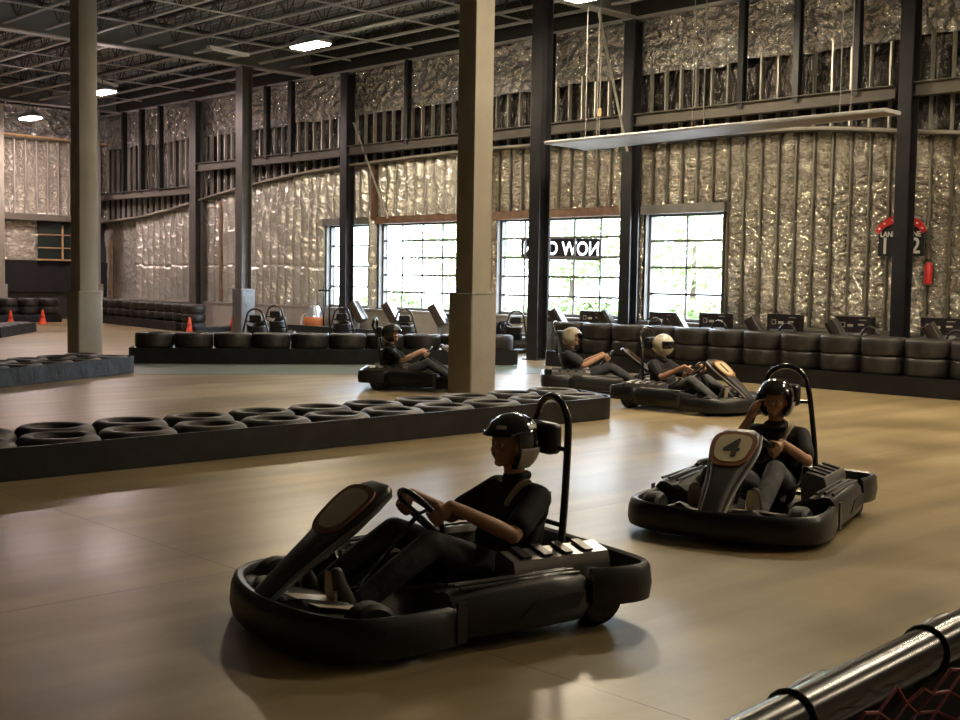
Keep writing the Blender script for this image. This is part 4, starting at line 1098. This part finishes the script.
for loc, ang, kl, dg, D, pl2, sh_, pn, hm, kd, kw in RUN:
    kart(loc, ang, kl, 'karts racing on the track', dg).scale = (.95,)*3
    driver(loc, ang, D, pl2, M[sh_], M[pn], M[hm], kd, **kw).scale = (.965,)*3

PARK = [(-24.65, 16.8, 140, 'parked go kart leftmost of the pair right of the padded column'), (-22.07, 14.54, 140, 'parked go kart right of the pair by the padded column'),
        (-22.6, 17.26, 140, 'parked go kart below the split window'), (-21.1, 17.9, 140, 'parked go kart left of the center pillar under the wide window'), (-19.6, 20.0, 150, 'parked go kart right of the center pillar under the banner'),
        (-14.75, 18.95, 90, 'parked go kart under the left pane of the two pane window'), (-13.27, 18.95, 90, 'parked go kart under the right edge of the two pane window'), (-11.80, 18.95, 90, 'parked go kart behind the tyre wall under the plain foil'), (-10.2, 18.95, 90, 'parked go kart left of the wide black column'), (-8.7, 18.95, 90, 'parked go kart right of the wide black column')]
for x, y, a, lab in PARK:
    A = rad(a); kx = x+.78*math.cos(A); ky = y+.78*math.sin(A)
    kart((kx, ky), A, lab, 'karts parked in the pit lane', None, True)

# ------------------------------------------------------------------ handrail and net at the lower right
rl = empty('hand_rail', (-.97, 1.8, 0), rad(3.2)); tag(rl, 'shiny black round rail crossing the lower right corner', 'rail')
MB().tube([(0, -2.3, 1.0), (0, 2.6, 1.0)], .040, 22).build('pipe', M['rail'], rl)
for y in (-2.2, 2.5): MB().tube([(0, y, 0), (0, y, .98)], .03, 12).build('post', M['tube'], rl)
for y in (-.22, .27, .76):
    MB().tube([(.043*math.cos(a), y+.004*math.sin(a), 1.0+.043*math.sin(a)) for a in [2*PI*k/18 for k in range(18)]], .004, 6, True).build('tie', M['ink'], rl)
    MB().ell((-.03, y+.13, .982), (.03, .13, .052), 24, 12).build('wrap_fold', M['plastic'], rl)
nt_ = MB()
def npnt(i, j):
    y = .2+.05*i; k = j*.042
    return Vector((-.905+.10*k+.03*noise.noise(Vector((y*5, k*5, 0))), y+.035*noise.noise(Vector((y*9, k*9, 3))), 1.0-.50*k+.02*noise.noise(Vector((y*7, k*7, 8)))))
for i in range(0, 64):
    for j in range(0, 22):
        if (i+j) % 2: continue
        for di in (1, -1):
            if 0 <= i+di < 65: nt_.tube([npnt(i, j), npnt(i+di, j+1)], .0032, 5)
tag(nt_.build('safety_net', M['netred'], None), 'dark red netting hanging below the rail in the lower right corner', 'net')
for k_, (dz) in enumerate((.0,)):
    MB()
bp2 = MB().box((-.985, 1.8, .48), (.02, 4.4, .94), Matrix.Rotation(rad(3.2), 3, 'Z')); tag(bp2.build('rail_panel', M['blackfab'], None, 0), 'black panel closing the rail below the pipe', 'panel')

# ------------------------------------------------------------------ outside the windows
struct('ground_outside', MB().box((-24, 62, -.25), (150, 79.4, .1)), M['lawn'])
struct('road_outside', MB().box((-24, 28, -.19), (150, 9, .03)), M['road'])
struct('road_outside', MB().box((-24, 44, -.19), (150, 7, .03)), M['road'])
def crown(r, h, seed, cnt):
    rn = random.Random(seed); q = MB()
    for k in range(cnt):
        while True:
            v = Vector((rn.uniform(-1, 1), rn.uniform(-1, 1), rn.uniform(-1, 1)))
            if .25 < v.length < 1: break
        v = v.normalized()*(.55+.45*rn.random()); c = Vector((v.x*r, v.y*r, v.z*h)); s_ = .16+.14*rn.random()
        n1 = Vector((rn.gauss(0, 1), rn.gauss(0, 1), rn.gauss(0, 1))).normalized(); a = n1.orthogonal().normalized(); b_ = n1.cross(a)
        q.add([c-a*s_, c-b_*s_*.6, c+a*s_, c+b_*s_*.6+n1*s_*.3], [(0, 1, 2), (0, 2, 3)])
    return q
for i, (x, y, r, hh, zc, lab) in enumerate(((-30, 52, 3.6, 2.6, 4.2, 'leafy tree outside seen through the two pane window'), (-36, 58, 3.8, 2.6, 4.0, 'leafy tree outside seen through right part of the banner window'), (-44, 60, 4.2, 2.9, 4.4, 'leafy tree outside seen through left part of the banner window'), (-52, 58, 4.0, 2.8, 4.2, 'leafy tree outside seen through the first wide window'), (-64, 60, 4.2, 3.0, 4.4, 'leafy tree outside seen through the split window'), (-25, 62, 4.4, 3.0, 4.6, 'leafy tree outside far right behind the two pane window'))):
    t = empty('tree', (x, y, -.2)); tag(t, lab, 'tree', 'trees outside the windows')
    crown(r, hh, i, 1500).build('crown', M['leaf'], t, 0, (0, 0, zc)); MB().tube([(0, 0, 0), (.1, 0, 2.0), (0, .1, zc)], [.22, .17, .10], 8).build('trunk', M['bark'], t)
for i, (x, y, r, lab) in enumerate(((-26.2, 36.5, 1.5, 'round bush outside at the left of the two pane window'), (-31.5, 36.5, 1.2, 'round bush outside at the right of the banner window'), (-34, 37, 1.3, 'round bush outside near the middle of the banner window'), (-38.5, 37, 1.1, 'round bush outside at the left of the banner window'), (-46, 38, 1.5, 'round bush outside the first wide window'))):
    t = empty('bush', (x, y, -.2)); tag(t, lab, 'bush', 'bushes outside the windows')
    crown(r, .65, 40+i, 700).build('foliage', M['leaf'], t, 0, (0, 0, .62)); MB().tube([(0, 0, 0), (0, 0, .6)], .06, 6).build('stem', M['bark'], t)
